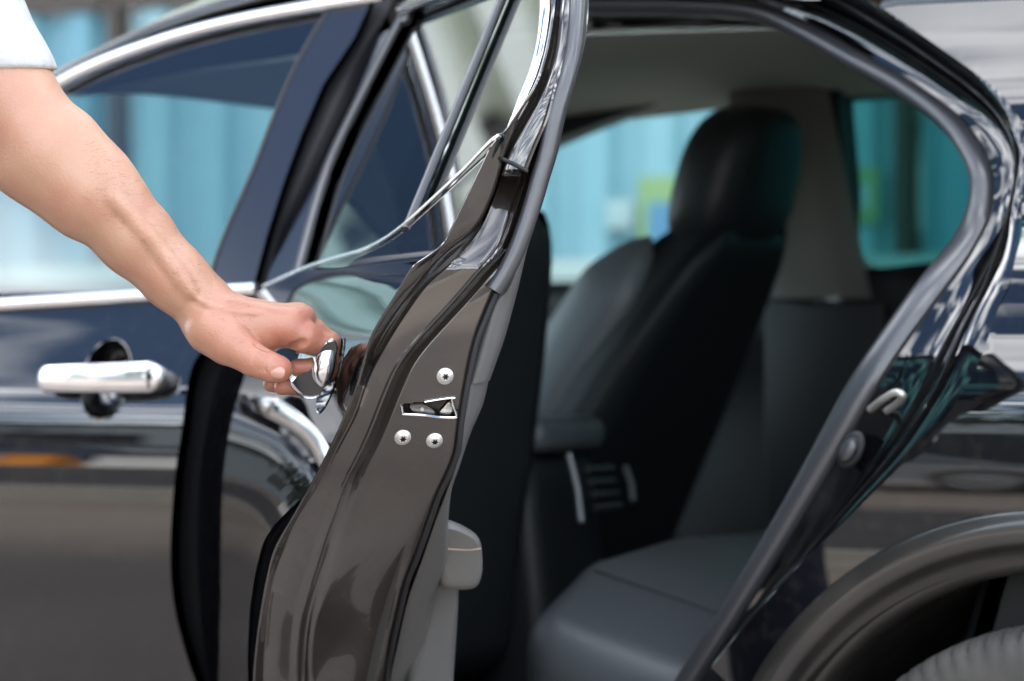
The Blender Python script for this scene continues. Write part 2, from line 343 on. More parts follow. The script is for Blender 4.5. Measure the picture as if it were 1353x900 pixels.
# belt moulding, window surround, glass, pillar applique
bp_ = spline([on_side(x, y, lambda u, z: side(u, z) - .006) for x, y in [(-420, 437), (-200, 417), (0, 402), (110, 395), (217, 388), (300, 383), (338, 381)]], 60)
V, Fc = sweep(bp_, lambda s, i: ell(.006, .0085, 12, 3)); fix_normals(obj('belt_trim', V, Fc, CHROME, front_door))
chr_px = [(-420, 420), (-300, 360), (-180, 280), (-80, 210), (0, 157), (77, 110), (133, 82), (200, 57), (267, 37), (333, 22), (400, 10), (450, 2), (505, -6)]
cp = spline([on_side(x, y, lambda u, z: sideg(u, z) - .008) for x, y in chr_px], 90)
V, Fc = sweep(cp, lambda s, i: ell(.006, .0075, 12, 3)); fix_normals(obj('window_trim', V, Fc, CHROME, front_door))
gl_r = [on_side(x, y, sideg)[[0, 2]] for x, y in [(440, 2), (393, 83), (360, 160), (333, 230), (303, 297), (285, 345), (275, 385)]]
top_uz = [tuple(p[[0, 2]]) for p in cp if p[0] < gl_r[0][0] - .01]
gout = [tuple(p) for p in gl_r] + [(u, float(belt_f(u)) - .005) for u in np.linspace(gl_r[-1][0] - .02, -2.13, 25)]
gout = gout + [q for q in top_uz if q[1] > 1.075 and q[0] > -2.2]
panel('door_glass', gout, lambda u, z: sideg(u, z) + .006, G_FRONT, front_door, step=.05)
ap = [tuple(p) for p in gl_r] + [tuple(p) for p in frear[::-1] if p[1] > 1.064] 
panel('pillar_applique', ap, lambda u, z: sideg(u, z) - .002, GLOSSBLACK, front_door, step=.02, rim=.012)
tube('glass_seal', spline([on_side(x, y, lambda u, z: sideg(u, z) - .001) for x, y in [(437, 8), (393, 83), (360, 160), (333, 230), (303, 297), (285, 345), (277, 378)]], 40), .0035, RUBBER, front_door, up=(0, 1, 0))
# inside of the front door
panel('door_inner_trim', [(u, z) for u, z in outl], lambda u, z: side(u, z) * 0 + .09, PLASTIC_D, front_door, step=.1)
# outer handle
def pull_handle(parent, u0, u1, z0, y0, bulge, tilt=0.):
    n = 40; pth = []; 
    for i in range(n):
        s = i / (n - 1); pth.append((u0 + (u1 - u0) * s, y0 - bulge * (math.sin(math.pi * min(1, max(0, s))) ** .45), z0 + tilt * (s - .5)))
    def sec(s, i):
        e = min(1., math.sin(math.pi * s) / .30) ** .5 if 0 < s < 1 else .12
        return ell(.0095 * max(e, .2), (.0185 + .003 * s) * max(e, .25), 18, 2.6)
    V, Fc = sweep(pth, sec); h = fix_normals(obj('door_handle', V, Fc, SATIN, parent)); return h
hl, hr = on_side(58, 501, side), on_side(231, 498, side)
dh = pull_handle(front_door, hl[0], hr[0], (hl[2] + hr[2]) / 2, float(side(0, .945)) - .003, .031, .004)
dh['label'] = 'chrome pull handle on the closed front door'
kc = on_side(197, 497, lambda u, z: side(u, z) - .0425)

V = [kc + np.array([.0052 * math.cos(a), 0, .0052 * math.sin(a)]) for a in np.linspace(0, 2 * np.pi, 16, endpoint=False)]
obj('key_hole', V + [v - np.array([0, .0015, 0]) for v in V], [tuple(range(16, 32))] + [(i, (i + 1) % 16, 16 + (i + 1) % 16, 16 + i) for i in range(16)], RUBBER, front_door, smooth=False)
# ---- near body: roof rail, roof, pillars, jamb, seal, quarter panel
rail_px = [(-420, 400), (-300, 335), (-180, 255), (-80, 188), (0, 138), (75, 92), (133, 62), (200, 30), (267, 6), (340, -14), (430, -30), (520, -40), (600, -48), (775, -55), (950, -55), (1040, -54), (1180, -50), (1300, -42), (1420, -25)]
rail = spline([on_side(x, y, lambda u, z: sideg(u, z) + .012) for x, y in rail_px], 100)
trim_in = resample(np.array([on_side(x, y, lambda u, z: sideg(u, z) + .006) for x, y in [(a, b + 16) for a, b in rail_px[:12]] + [(620, -8), (775, -14), (950, -14), (1060, 0), (1180, 0), (1300, 10), (1420, 30)]]), 101)
rail = resample(rail, 101); mid = (rail + trim_in) / 2 + np.array([0, -.012, .004])
V = []; 
for a, b, c_ in zip(trim_in, mid, rail):
    for s in np.linspace(0, 1, 7):
        V.append((1 - s) ** 2 * a + 2 * s * (1 - s) * b + s * s * c_)
nrl = sum(1 for p in rail if p[0] < -.42); cpart('roof_rail', V[:nrl * 7], grid_faces(nrl, 7), PAINT)
def mirror(p): q = np.array(p, float); q[..., 1] = 1.70 - q[..., 1]; return q
V = []
for p in rail:
    p = p + np.array([0, .045, -.004]) * float(np.clip((p[0] + .45) / .1, 0, 1))
    for s in np.linspace(0, 1, 21):
        q = p.copy(); q[1] = p[1] + (1.70 - 2 * p[1]) * s; q[2] = p[2] + .085 * (1 - (2 * s - 1) ** 2) ** .8 * min(1, max(0, (p[0] + 2.35) / .8)); V.append(q)
ws_i = next(i for i, p in enumerate(rail) if p[0] > -1.72)
cpart('roof', V[ws_i * 21:], grid_faces(101 - ws_i, 21), PAINT)
wv = V[:(ws_i + 1) * 21]; cpart('windscreen', wv, grid_faces(ws_i + 1, 21), G_SHIELD)

SI_px = [(560, 18), (700, 20), (775, 21), (900, 22), (990, 28), (1050, 50), (1120, 90), (1190, 130), (1247, 175), (1277, 222), (1280, 265), (1260, 312), (1213, 370), (1160, 445), (1119, 507), (1070, 597), (1011, 703), (940, 822), (885, 908), (830, 1000), (780, 1080)]
SO_px = [(560, -10), (700, -8), (775, -7), (905, -5), (1000, 3), (1065, 27), (1137, 68), (1213, 112), (1277, 162), (1310, 220), (1311, 275), (1287, 330), (1240, 395), (1196, 455), (1161, 510), (1110, 602), (1047, 709), (972, 830), (915, 920), (860, 1010), (810, 1100)]
D_px = [(560, -58), (700, -57), (775, -56), (950, -54), (1050, -38), (1140, -4), (1240, 62), (1320, 122), (1352, 168), (1357, 215), (1350, 280), (1338, 360), (1318, 410), (1305, 448), (1283, 500), (1233, 572), (1150, 655), (1040, 765), (965, 850), (905, 930), (850, 1010)]
yq = lambda off: (lambda u, z: float(quarter(u, z)) + off)
NJ = 150
SI = resample(spline([on_side(x, y, yq(.105)) for x, y in SI_px], 200), NJ)
SO = resample(spline([on_side(x, y, yq(.100)) for x, y in SO_px], 200), NJ)
Dc = resample(spline([on_side(x, y, yq(.0)) for x, y in D_px], 200), NJ)
ty = smooth_tab([(0, .100), (.1, .100), (.3, .096), (.42, .088), (.52, .066), (.62, .038), (.72, .017), (.82, .007), (.92, .002), (1., 0.)])
prof = [(q, float(ty(q)) - .100 * (1 - q)) for q in np.linspace(0, 1, 30)]
V = []
for a, b in zip(SO, Dc):
    for s, dy in prof: q = a + (b - a) * s; q[1] += dy * 1.0; V.append(q)
jamb = cpart('door_jamb', V, grid_faces(NJ, len(prof)), PAINT, sharp=60)
# striker loop and rubber stop on the jamb
jp = lambda x, y, o_: on_side(x, y, yq(o_))
st_b = jp(1162, 533, .082); st = spline([jp(1150, 541, .086), jp(1166, 528, .060), jp(1183, 519, .048), jp(1193, 523, .050), jp(1186, 533, .066), jp(1172, 543, .086)], 40)
tube('striker', st, .0045, SCREW, car, up=(0, 1, 0), pinv=PI)
a_, b_ = jp(1122, 603, .086), jp(1131, 586, .086); ax_ = (b_ - a_) / np.linalg.norm(b_ - a_); cc_ = (a_ + b_) / 2
for nm, r0, hgt, m_ in (('stop_base', .024, .004, RUBBER), ('rubber_stop', .016, .014, RUBBER_G)):
    V = []
    for rr_, hh_ in ((1.05, 0.), (1.0, .5), (.88, .85), (.6, 1.0), (.02, 1.04)):
        for th_ in np.linspace(0, 2 * np.pi, 24, endpoint=False):
            q = np.array([.62 * math.cos(th_), 0, math.sin(th_)]) * r0 * rr_; c2_, s2_ = .87, .5
            V.append(cc_ + np.array([q[0] * c2_ + q[2] * s2_, -.004 - hgt * hh_ , -q[0] * s2_ + q[2] * c2_]))
    fix_normals(cpart(nm, V, grid_faces(5, 24, True), m_))
# weather seal round the opening: a fat soft tube with a lip
sc_ = (SI + SO) / 2; wid = np.linalg.norm(SI - SO, axis=1) * .5
nn = (SI - SO) / np.linalg.norm(SI - SO, axis=1)[:, None]
V = []
for i in range(NJ):
    for th in np.linspace(0, 2 * np.pi, 14, endpoint=False): V.append(sc_[i] + nn[i] * wid[i] * .98 * math.cos(th) + np.array([0, -1, 0]) * .013 * math.sin(th))
fix_normals(cpart('opening_seal', V, grid_faces(NJ, 14, True), RUBBER_G))
# inner return behind the seal (dark, runs into the cabin)
V = []
for p in SI:
    for s in (0, .5, 1): V.append(p + np.array([.02 * s, .02 + .10 * s, 0]))
cpart('inner_pillar_trim', V, grid_faces(NJ, 3), PLASTIC_D)

# quarter panel with wheel arch
RW, AZ = .335, .335; RAI, RAO = .396, .470
arch = [(RAO * math.cos(a), AZ + RAO * math.sin(a)) for a in np.linspace(R(176), R(-6), 70)]
dl = [(p[0], p[2]) for p in Dc if math.hypot(p[0], p[2] - AZ) > RAO + .012 and p[0] > -.46]
qo = dl + arch_start if False else None
a0 = dl[-1]; ang0 = math.atan2(a0[1] - AZ, a0[0])
arcp = [(RAO * math.cos(a), AZ + RAO * math.sin(a)) for a in np.linspace(ang0 + .02, R(-4), 60)]
roofl = [(.98, .30), (1.0, .6), (1.0, 1.0), (.97, 1.10), (.80, 1.135), (.6, 1.20), (.35, 1.34), (.15, 1.42), (0., 1.458), (-.2, 1.475), (dl[0][0] + .0, max(1.48, dl[0][1] + .01))]
panel('quarter_panel', dl + arcp + roofl, quarter, PAINT, car, step=.014, rim=.012, pinv=PI)
V = []; th = np.linspace(R(185), R(-8), 90); pr = [(0, 0), (.03, -.006), (.08, -.009), (.3, -.011), (.48, -.010), (.55, -.006), (.61, .003), (.70, .010), (.85, .016), (.95, .020), (1., .026), (1., .075)]
for a in th:
    for s, dy in pr:
        r_ = RAO + (RAI - RAO) * s; u_, z_ = r_ * math.cos(a), AZ + r_ * math.sin(a)
        V.append((u_, float(quarter(u_, max(z_, .35))) - .001 + dy, z_))
cpart('wheel_arch_lip', V, grid_faces(90, len(pr)), ARCHDUST)
V = []; 
for a in th:
    for s in (0, .3, .6, 1.): V.append(((RAI + .012) * math.cos(a), .0 + .42 * s, AZ + (RAI + .012) * math.sin(a)))
lb = len(V); cpart('wheel_arch_liner', V, grid_faces(90, 4), LINER)
V = [(0, .40, AZ)] + [((RAI + .02) * math.cos(a), .40, AZ + (RAI + .02) * math.sin(a)) for a in np.linspace(0, 2 * np.pi, 60)]
cpart('inner_wheel_wall', V, [(0, i, i + 1) for i in range(1, 60)], LINER)

# B pillar, sill, floor
bpil = np.array([on_side(x, y, side) for x, y in fr_px])
V = []
for p in spline(bpil, 60):
    yo = float(side(0, p[2])) if p[2] < 1.06 else float(sideg(0, p[2]))
    yo -= .050 if p[2] > 1.05 else 0.
    for du, dy in ((-.05, .075), (.0, .075), (.034, .080), (.05, .090), (.10, .10), (.13, .13), (.12, .18), (-.05, .18)): V.append((p[0] + du, yo + dy, p[2]))
cpart('centre_pillar', V, grid_faces(len(V) // 8, 8), RUBBER)
rbox('sill', (-2.2, .0, .16), (-.40, .20, .345), .03, PAINT_JAMB, car, pinv=PI)
rbox('floor_pan', (-3.0, .06, .22), (.9, 1.64, .27), .01, CARPET, car, pinv=PI)

# ---- far side doors with windows
def far(y): return lambda u, z: 1.70 - YB(np.asarray(z)) - y
fs = lambda px, py, off: on_side(px, py, lambda u, z: 1.70 - float(sideg(u, z)) - off)
OFF = .055
wf = spline([fs(x, y, OFF)[[0, 2]] for x, y in [(240, 372), (470, 374), (730, 375), (900, 374), (985, 372), (1004, 350), (1006, 260), (1004, 180), (996, 140), (982, 122), (955, 117), (900, 128), (820, 153), (735, 186), (600, 245), (420, 325)]], 160, True)
wr = spline([fs(x, y, OFF)[[0, 2]] for x, y in [(1127, 346), (1240, 346), (1360, 340), (1400, 300), (1380, 230), (1330, 170), (1260, 122), (1190, 101), (1112, 103), (1108, 125), (1117, 240)]], 120, True)
uf0, uf1 = -2.25, float(wf[:, 0].max()) + .03; ur0 = float(wr[:, 0].min()) - .03
ftop = lambda u: float(np.interp(u, [-2.25, -1.9, -1.6, -1.3, -.4, .1, .3], [1.14, 1.25, 1.37, 1.43, 1.44, 1.40, 1.30]))
def fdoor(name, u0, u1, win, gm, label):
    ol = [(u0, .3), (u1, .3)] + [(u1, z) for z in (.6, .9, 1.1)] + [(u, ftop(u)) for u in np.linspace(u1, u0, 24)] + [(u0, .9), (u0, .6)]
    d = panel(name, ol, lambda u, z: 1.70 - YB(np.asarray(z)), PAINT, car, holes=[win], step=.06, sgn=-1, pinv=PI)
    d['label'] = label
    panel('door_inner_trim', ol, lambda u, z: 1.70 - np.where(np.asarray(z) > 1.05, sideg(u, z), YB(np.asarray(z))) - OFF, PLASTIC_D, d, holes=[win], step=.05)
    panel('door_glass', [tuple(p) for p in win[::2]], lambda u, z: 1.70 - sideg(u, z) - .02, gm, d, step=.2)
    V = []
    for p in win:
        for o_ in (OFF + .004, OFF - .004, .0): V.append((p[0], 1.70 - float(sideg(0, p[1])) - o_, p[1]))
    nW = len(win); Fc = []
    for i in range(nW):
        for j in range(2): a, b = i * 3 + j, ((i + 1) % nW) * 3 + j; Fc.append((a, b, b + 1, a + 1))
    obj('window_frame', V, Fc, RUBBER, d)
    return d
ffd = fdoor('passenger_door', uf0, uf1, wf, G_FARF, 'far front door with a clear window')
frd = fdoor('far_rear_door', ur0, .28, wr, G_FARR, 'far rear door with dark green privacy glass')
# trim of the far centre pillar
V = []
for z in np.linspace(1.07, 1.42, 24):
    yy = 1.70 - float(sideg(0, z)) - OFF if z > 1.05 else 1.70 - float(YB(z)) - OFF
    zz = float(np.interp(z, [1.0, 1.4], [0, 1]))
    uL = fs(1004, 250, OFF)[0] - .02; uR_ = fs(1110, 230, OFF)[0] + .012
    for s, dy in ((0, 0), (.1, -.02), (.3, -.028), (.7, -.028), (.9, -.02), (1, 0)): V.append((uL + (uR_ - uL) * s, yy + dy - .004, z))
cpart('far_centre_pillar', V, grid_faces(24, 6), PILLARTRIM)
rbox('far_pillar_base', (uL - .02, 1.60, .3), (uR_ + .02, 1.66, 1.07), .01, PLASTIC_D, car, pinv=PI)
# bright pull on the far front door
p0, p1 = [on_side(x, y, lambda u, z: 1.70 - float(YB(z)) - OFF - .03) for x, y in ((742, 432), (799, 431))]
V, Fc = sweep([p0 + (p1 - p0) * s for s in np.linspace(0, 1, 8)], lambda s, i: ell(.012, .011, 12, 3)); fix_normals(obj('inner_door_handle', V, Fc, ALU, ffd))

# ---- headliner
V = []; us = np.linspace(-1.75, .12, 40); vs = np.linspace(0, 1, 25)
for u in us:
    zr = float(np.interp(u, [-1.75, -1.5, -1.2, -.8, -.3, .1, .35], [1.325, 1.362, 1.385, 1.392, 1.385, 1.36, 1.33]))
    for s in vs:
        y = .35 + (1.50 - .35) * s; V.append((u, y, zr + .020 * (1 - s) + .040 * (1 - (2 * s - 1) ** 4)))
cpart('headliner', V, [f[::-1] for f in grid_faces(40, 25)], HEADL)
# grab handle above the far rear door / front passenger
g0 = [on_side(x, y, lambda u, z: 1.45) for x, y in ((796, 133), (800, 110), (830, 97), (870, 92), (905, 97), (925, 110), (932, 124))]
tube('grab_handle', spline(g0, 50), .013, PILLARTRIM, car, pinv=PI)

# ---- front seats
def seat(name, y, u0, label, rake=.27, narrow=.52, hw=.132, hu=0., bm=None):
    s = bpy.data.objects.new(name, None); C.objects.link(s); s.parent = car; s.matrix_parent_inverse = PI; s['label'] = label
    def back(V):
        V = V.copy(); zz = (V[:, 2] - .58) / .60; yy = (V[:, 1] - y) / .25
        thick = V[:, 0].copy(); V[:, 0] = u0 + thick * (1 - .35 * zz) + rake * zz + .07 * zz ** 2
        V[:, 0] -= .045 * np.abs(yy) ** 3 * (thick < 0) * (1 - .3 * zz)          # side bolsters
        V[:, 1] = y + (V[:, 1] - y) * (1 - narrow * np.clip(zz, 0, 1) ** 3); return V
    rbox('backrest', (-.09, y - .25, .50), (.08, y + .25, 1.185), .07, LEATHER, s, seg=4, fn=back)
    for sg in (-1, 1):                                  # padded side bolsters
        pth = [(u0 - .075 + rake * t_ + .075 * t_ * t_, y + sg * (.212 - .13 * max(0, t_ - .45)), .58 + .60 * t_) for t_ in np.linspace(0.02, .97, 30)]
        rd = lambda q: min(1, (math.sin(math.pi * q) / .45)) ** .6 if 0 < q < 1 else .05
        V, Fc = sweep(pth, lambda q, i: ell(.040 * max(rd(q), .05), .062 * max(rd(q), .05), 16), up=(1, 0, 0))
        fix_normals(obj('bolster', V, Fc, bm or LEATHER, s))
    V, Fc = [], []
    for i in range(25):
        ph = -math.pi / 2 + math.pi * i / 24
        for j in range(36):
            th_ = 2 * math.pi * j / 36; sp = lambda v, p_: math.copysign(abs(v) ** p_, v)
            x = .072 * sp(math.cos(ph), .62) * sp(math.cos(th_), .75); yy = hw * sp(math.cos(ph), .62) * sp(math.sin(th_), .62); zz = .118 * sp(math.sin(ph), .70)
            V.append((u0 + .065 + rake + hu + x + .25 * zz, y + yy * (1 - .9 * zz), 1.252 + zz))
    fix_normals(obj('headrest', V, grid_faces(25, 36, True), LEATHER, s))
    for sg in (-.06, .06): tube('headrest_post', [(u0 + .045 + rake + hu, y + sg, 1.10), (u0 + .055 + rake + hu, y + sg, 1.20)], .007, ALU, s)
    def cu(V):
        V = V.copy(); V[:, 2] += .05 * (-(V[:, 0] - u0 + .2) / .3) + .03 * np.abs((V[:, 1] - y) / .25) ** 3; return V
    rbox('cushion', (u0 - .50, y - .26, .42), (u0 + .02, y + .26, .60), .05, LEATHER, s, fn=cu)
    rbox('seat_base', (u0 - .42, y - .2, .27), (u0 - .02, y + .2, .43), .02, PLASTIC_D, s)
    return s
seat('front_seat', 1.22, -1.365, 'black leather front passenger seat with a tall headrest', bm=LEATHER_G)
seat('front_seat', .47, -1.205, 'black leather driver seat behind the open door', .09, .50, .112, -.06)

# ---- rear bench
def bench(V):
    V = V.copy(); top = np.clip((V[:, 2] - .35) / .30, 0, 1)
    V[:, 2] += top * (.060 + .11 * np.clip(V[:, 1] - .2, 0, .6) - .30 * (V[:, 0] + .82) - .05 * np.clip((.30 - V[:, 1]) / .2, 0, 1) ** 2)
    V[:, 2] += top * (.018 * np.cos((V[:, 1] - .48) * 9)) * (V[:, 1] < .85)
    V[:, 0] += .05 * np.clip((.34 - V[:, 1]) / .2, 0, 1) ** 2 * (V[:, 0] < -.5); return V
rs = rbox('rear_bench', (-.85, .13, .28), (-.22, 1.55, .625), .055, LEATHER_B, car, seg=4, fn=bench, pinv=PI)
rs['label'] = 'rear bench seat cushion with a soft rolled front edge'
rbox('backrest', (-.26, .16, .45), (-.10, 1.54, 1.05), .05, LEATHER, rs, fn=lambda V: V + np.stack([.30 * (V[:, 2] - .45), 0 * V[:, 0], 0 * V[:, 0]], 1))
for v_ in (.33, .64, .86):                            # sewn seams on the cushion
    q_ = bench(np.array([[u_, v_, .625] for u_ in np.linspace(-.80, -.25, 20)])); tube('seam', q_ + np.array([0, 0, .0004]), .0014, LEATHER, rs)
# ---- centre console
con = rbox('centre_console', (-1.75, .75, .27), (-1.14, .97, .83), .03, PLASTIC_D, car, pinv=PI, fn=lambda V: V + np.stack([.12 * (.8 - V[:, 2]) * (V[:, 0] > -1.3), 0 * V[:, 0], 0 * V[:, 0]], 1))
con['label'] = 'dark centre console with a leather armrest lid'
rbox('armrest_lid', (-1.50, .755, .832), (-1.12, .965, .885), .022, LEATHER_G, con)
def conf(px, py, u): r = ray(px, py); return CAM + r * ((u - CAM[0]) / r[0])
for xs in (((752, 600), (768, 690)), ((826, 617), (836, 662))):
    a, b = conf(*xs[0], -1.06), conf(*xs[1], -1.03)
    tube('vent_trim', [a, (a + b) / 2 + np.array([.004, 0, 0]), b], .005, VENTTRIM, con, up=(1, 0, 0))
a, b = conf(774, 612, -1.075), conf(822, 676, -1.055)
for k in range(4):
    q = a + (b - a) * np.array([(k + .5) / 4] * 3); q0 = np.array([q[0], a[1], q[2]]); q1 = np.array([q[0], b[1], q[2]])
    tube('vent_slat', [q0, q1], .005, RUBBER_G, con)
# dashboard and steering wheel
rbox('dashboard', (-2.25, .16, .60), (-1.92, 1.54, 1.02), .07, PLASTIC_D, car, pinv=PI)
ring = [(-1.83 + .07 * math.sin(a) * .4, .47 + .185 * math.cos(a), 0.84 + .17 * math.sin(a)) for a in np.linspace(0, 2 * np.pi, 40)]
sw = tube('steering_wheel', ring, .015, LEATHER, car, up=(1, .01, 0), pinv=PI)
tube('steering_column', [(-2.0, .47, .80), (-1.84, .47, .83)], .04, PLASTIC_D, sw)
# ---- bonnet, wings, boot, tail so that the car is whole beyond the frame
def loft(name, rows, m, **kw):
    n = len(rows[0]); V = [p for r_ in rows for p in r_]; return cpart(name, V, grid_faces(len(rows), n), m, **kw)
rows = []
for u, zc_, w in [(-2.22, 1.045, .80), (-2.6, .99, .82), (-3.0, .93, .82), (-3.4, .86, .80), (-3.62, .78, .74), (-3.70, .66, .70)]:
    rows.append([(u + .10 * abs(s) ** 2.5, .85 + w * s, zc_ + .055 * (1 - s * s) - .012) for s in np.linspace(-1, 1, 21)])
loft('bonnet', rows, PAINT)
for sgn, nm in ((1, 'front_wing'), (-1, 'front_wing')):
    fa = [(RAO * math.cos(a) - 2.825, AZ + RAO * math.sin(a)) for a in np.linspace(R(4), R(176), 50)]
    ol = [(-2.205, .28)] + fa + [(-3.6, .30), (-3.66, .6), (-3.6, .80), (-3.4, .875), (-3.0, .935), (-2.6, .99), (-2.225, 1.05), (-2.235, .8), (-2.215, .5)]
    yf = (lambda u, z: YB(np.asarray(z)) + .22 * np.clip(-2.9 - np.asarray(u), 0, 1) ** 2) if sgn > 0 else (lambda u, z: 1.70 - YB(np.asarray(z)) - .22 * np.clip(-2.9 - np.asarray(u), 0, 1) ** 2)
    panel(nm, ol, yf, PAINT, car, step=.04, sgn=sgn, rim=.02, pinv=PI)
V_ = [(-3.66, .30), (-3.72, .55), (-3.70, .68)]
rows = [[(u + .16 * abs(s) ** 3, .85 + .76 * s, z) for s in np.linspace(-1, 1, 15)] for u, z in V_]; loft('front_bumper', rows, PAINT)
rows = [[(u - .08 * abs(s) ** 3, .85 + w * s, z + .03 * (1 - s * s)) for s in np.linspace(-1, 1, 15)] for u, z, w in [(.55, 1.17, .62), (.8, 1.13, .72), (1.0, 1.10, .76), (1.08, .95, .78), (1.10, .6, .78), (1.04, .3, .78)]]; loft('boot_lid', rows, PAINT)
rows = [[(u, .85 + w * s, z + .06 * (1 - s * s)) for s in np.linspace(-1, 1, 15)] for u, z, w in [(-.12, 1.44, .60), (.2, 1.36, .61), (.55, 1.17, .62)]]; loft('rear_window', rows, G_REAR)
ol = [(.30, .3), (.98, .30), (1.0, .6), (1.0, 1.0), (.97, 1.10), (.80, 1.135), (.6, 1.20), (.35, 1.32), (.30, 1.33)]
fr_a = [(RAO * math.cos(a), AZ + RAO * math.sin(a)) for a in np.linspace(R(172), R(4), 40)]
panel('far_quarter_panel', [(.29, .80), (.36, .66), (.43, .53), (.47, .34)] + [(.98, .30), (1.0, .6), (1.0, 1.0), (.97, 1.10), (.80, 1.135), (.6, 1.20), (.35, 1.32), (.29, 1.33)], lambda u, z: 1.70 - quarter(u, z), PAINT, car, step=.06, sgn=-1, pinv=PI)

# ---- wheels
def make_wheel(x, y, sgn):
    w = bpy.data.objects.new('wheel', None); C.objects.link(w); w.parent = car; w.matrix_parent_inverse = PI; w.location = (x, y, AZ)
    if sgn < 0: w.rotation_euler = (0, 0, math.pi)
    return w
def tyre_mesh():
    pr_ = [(.225, .010), (.232, -.002), (.262, -.012), (.295, -.012), (.316, -.004), (.327, .008), (.332, .022), (.3345, .045), (.329, .047), (.329, .053), (.335, .055), (.335, .080), (.329, .082), (.329, .090), (.335, .092), (.335, .124), (.329, .126), (.329, .134), (.335, .136), (.335, .158), (.329, .160), (.329, .166), (.3345, .168), (.332, .190), (.322, .206), (.295, .222), (.262, .222), (.232, .212), (.225, .200)]
    n = 368; V = []
    for i in range(n):
        a = 2 * math.pi * i / n
        for j, (r_, y_) in enumerate(pr_):
            rr = r_ - (.006 if (i % 4 == 0 and r_ > .3150) else 0)          # tread sipes
            aa = a + (.035 if y_ < .04 else 0) * 0
            V.append((rr * math.cos(aa), y_, rr * math.sin(aa)))
    k = len(pr_); Fc = [((i * k + j), ((i + 1) % n) * k + j, ((i + 1) % n) * k + j + 1, i * k + j + 1) for i in range(n) for j in range(k - 1)]
    return V, Fc
def rim_mesh():
    V, Fc = [], []
    def ring(prf, n=60):
        b = len(V); k = len(prf)
        for i in range(n):
            a = 2 * math.pi * i / n; V.extend([(r_ * math.cos(a), y_, r_ * math.sin(a)) for r_, y_ in prf])
        Fc.extend([(b + i * k + j, b + ((i + 1) % n) * k + j, b + ((i + 1) % n) * k + j + 1, b + i * k + j + 1) for i in range(n) for j in range(k - 1)])
    ring([(.226, .004), (.232, .0), (.228, -.006), (.218, -.002), (.210, .02), (.205, .15), (.226, .205)])
    ring([(.0, .0), (.045, .0), (.060, .012), (.062, .06)])
    for s in range(10):
        a0 = 2 * math.pi * s / 10
        for da in (-.07, .07):
            a = a0 + da; b = len(V)
            for r_, w_, y_ in ((.05, .016, .008), (.13, .013, .012), (.215, .012, .006)):
                c_, sn = math.cos(a + (a0 - a) * (1 - r_ / .215)), math.sin(a + (a0 - a) * (1 - r_ / .215))
                for q, yy in ((-w_, y_ + .02), (-w_ * .7, y_), (w_ * .7, y_), (w_, y_ + .02)): V.append((r_ * c_ - q * sn, yy, r_ * sn + q * c_))
            Fc.extend([(b + i * 4 + j, b + i * 4 + j + 1, b + (i + 1) * 4 + j + 1, b + (i + 1) * 4 + j) for i in range(2) for j in range(3)])
    return V, Fc
tv, tf = tyre_mesh(); rv, rf = rim_mesh(); t_me = r_me = None
for x, y, sgn in ((0, -.028, 1), (-2.825, .02, 1), (0, 1.728, -1), (-2.825, 1.68, -1)):
    w = make_wheel(x, y, sgn)
    if t_me is None:
        a = fix_normals(obj('tyre', tv, tf, TYRE, w)); b = fix_normals(obj('rim', rv, rf, ALLOY, w)); t_me, r_me = a.data, b.data
    else:
        for nm, me in (('tyre', t_me), ('rim', r_me)):
            c_ = bpy.data.objects.new(nm, me); C.objects.link(c_); c_.parent = w
    w['label'] = {(0, 1): 'near rear wheel under the dusty arch'}.get((x, sgn), 'wheel of the sedan')

# ================================================================== rear door (open) - local axes t (along), n (inwards), z
NFt = smooth_tab([(.15, .05), (.3, .02), (.45, .0), (.55, -.018), (.65, -.030), (.72, -.033), (.80, -.031), (.88, -.022), (.93, -.012), (.955, -.004), (1.0, .016), (1.05, .036), (1.08, .048), (1.12, .066), (1.2, .106), (1.3, .158), (1.5, .26)])
def wgt(t, z): return np.clip(np.asarray(t) / np.maximum(TZ(z), .3), 0, 1.05) ** np.interp(z, [.88, 1.0], [4., 2.2])

def dng(t, z): w = np.clip(np.asarray(t), 0, 1.1) / 1.01; return .050 + .030 * w + .49 * (np.asarray(z) - 1.08) - HY   # glass plane
def NHD(z):                                        # depth of the door's own rear hem
    z = np.asarray(z); b_ = np.clip((z - 1.080) / .025, 0, 1) * np.clip((1.225 - z) / .02, 0, 1)
    return NHS(z) * (1 - b_) + (dng(TZ(z), z) + HY - .003) * b_
belt_px = [(349, 383), (402, 360), (444, 346), (482, 335), (509, 322), (533, 305), (558, 284), (590, 256), (613, 233), (640, 206), (659, 187)]
bl = np.array([door_n(x, y, dng) for x, y in belt_px])
def dn0(t, z):                                     # outer skin below the belt, running into the glass plane at the belt
    w = wgt(t, z); a = NFt(z) * (1 - w) + NHD(z) * w - HY
    k = np.clip((np.asarray(z) - 1.058) / .045, 0, 1); k = k * k * (3 - 2 * k)
    n_ = a * (1 - k) + (dng(t, z) - .003) * k
    return n_
TS = -.045                                          # handle offset along the door
HT, HZ = .875 + TS, .962
def dn(t, z):
    t = np.asarray(t); z = np.asarray(z); q = ((t - HT) / .050) ** 2 + ((z - HZ) / .042) ** 2
    return dn0(t, z)
print('belt', np.round(bl, 3).tolist())
tfront = -.045
hz = hem[:, 2]
hl_ = [(float(TZ(z)), float(z)) for z in np.linspace(.22, bl[-1, 2] - .012, 90)]
bt = spline([b_[[0, 2]] for b_ in bl], 60)
bt = np.array([(min(p[0], float(TZ(p[1])) - .001), p[1]) for p in bt])
keep = [bt[0]]
for p in bt[1:]:
    if p[0] > keep[-1][0] + .002: keep.append(p)
bt = np.array(keep)
ol = hl_ + [tuple(p) for p in bt[::-1]] + [(tfront, min(bt[0][1] - .004, 1.062))] + [(tfront, z) for z in np.linspace(1.04, .24, 30)]
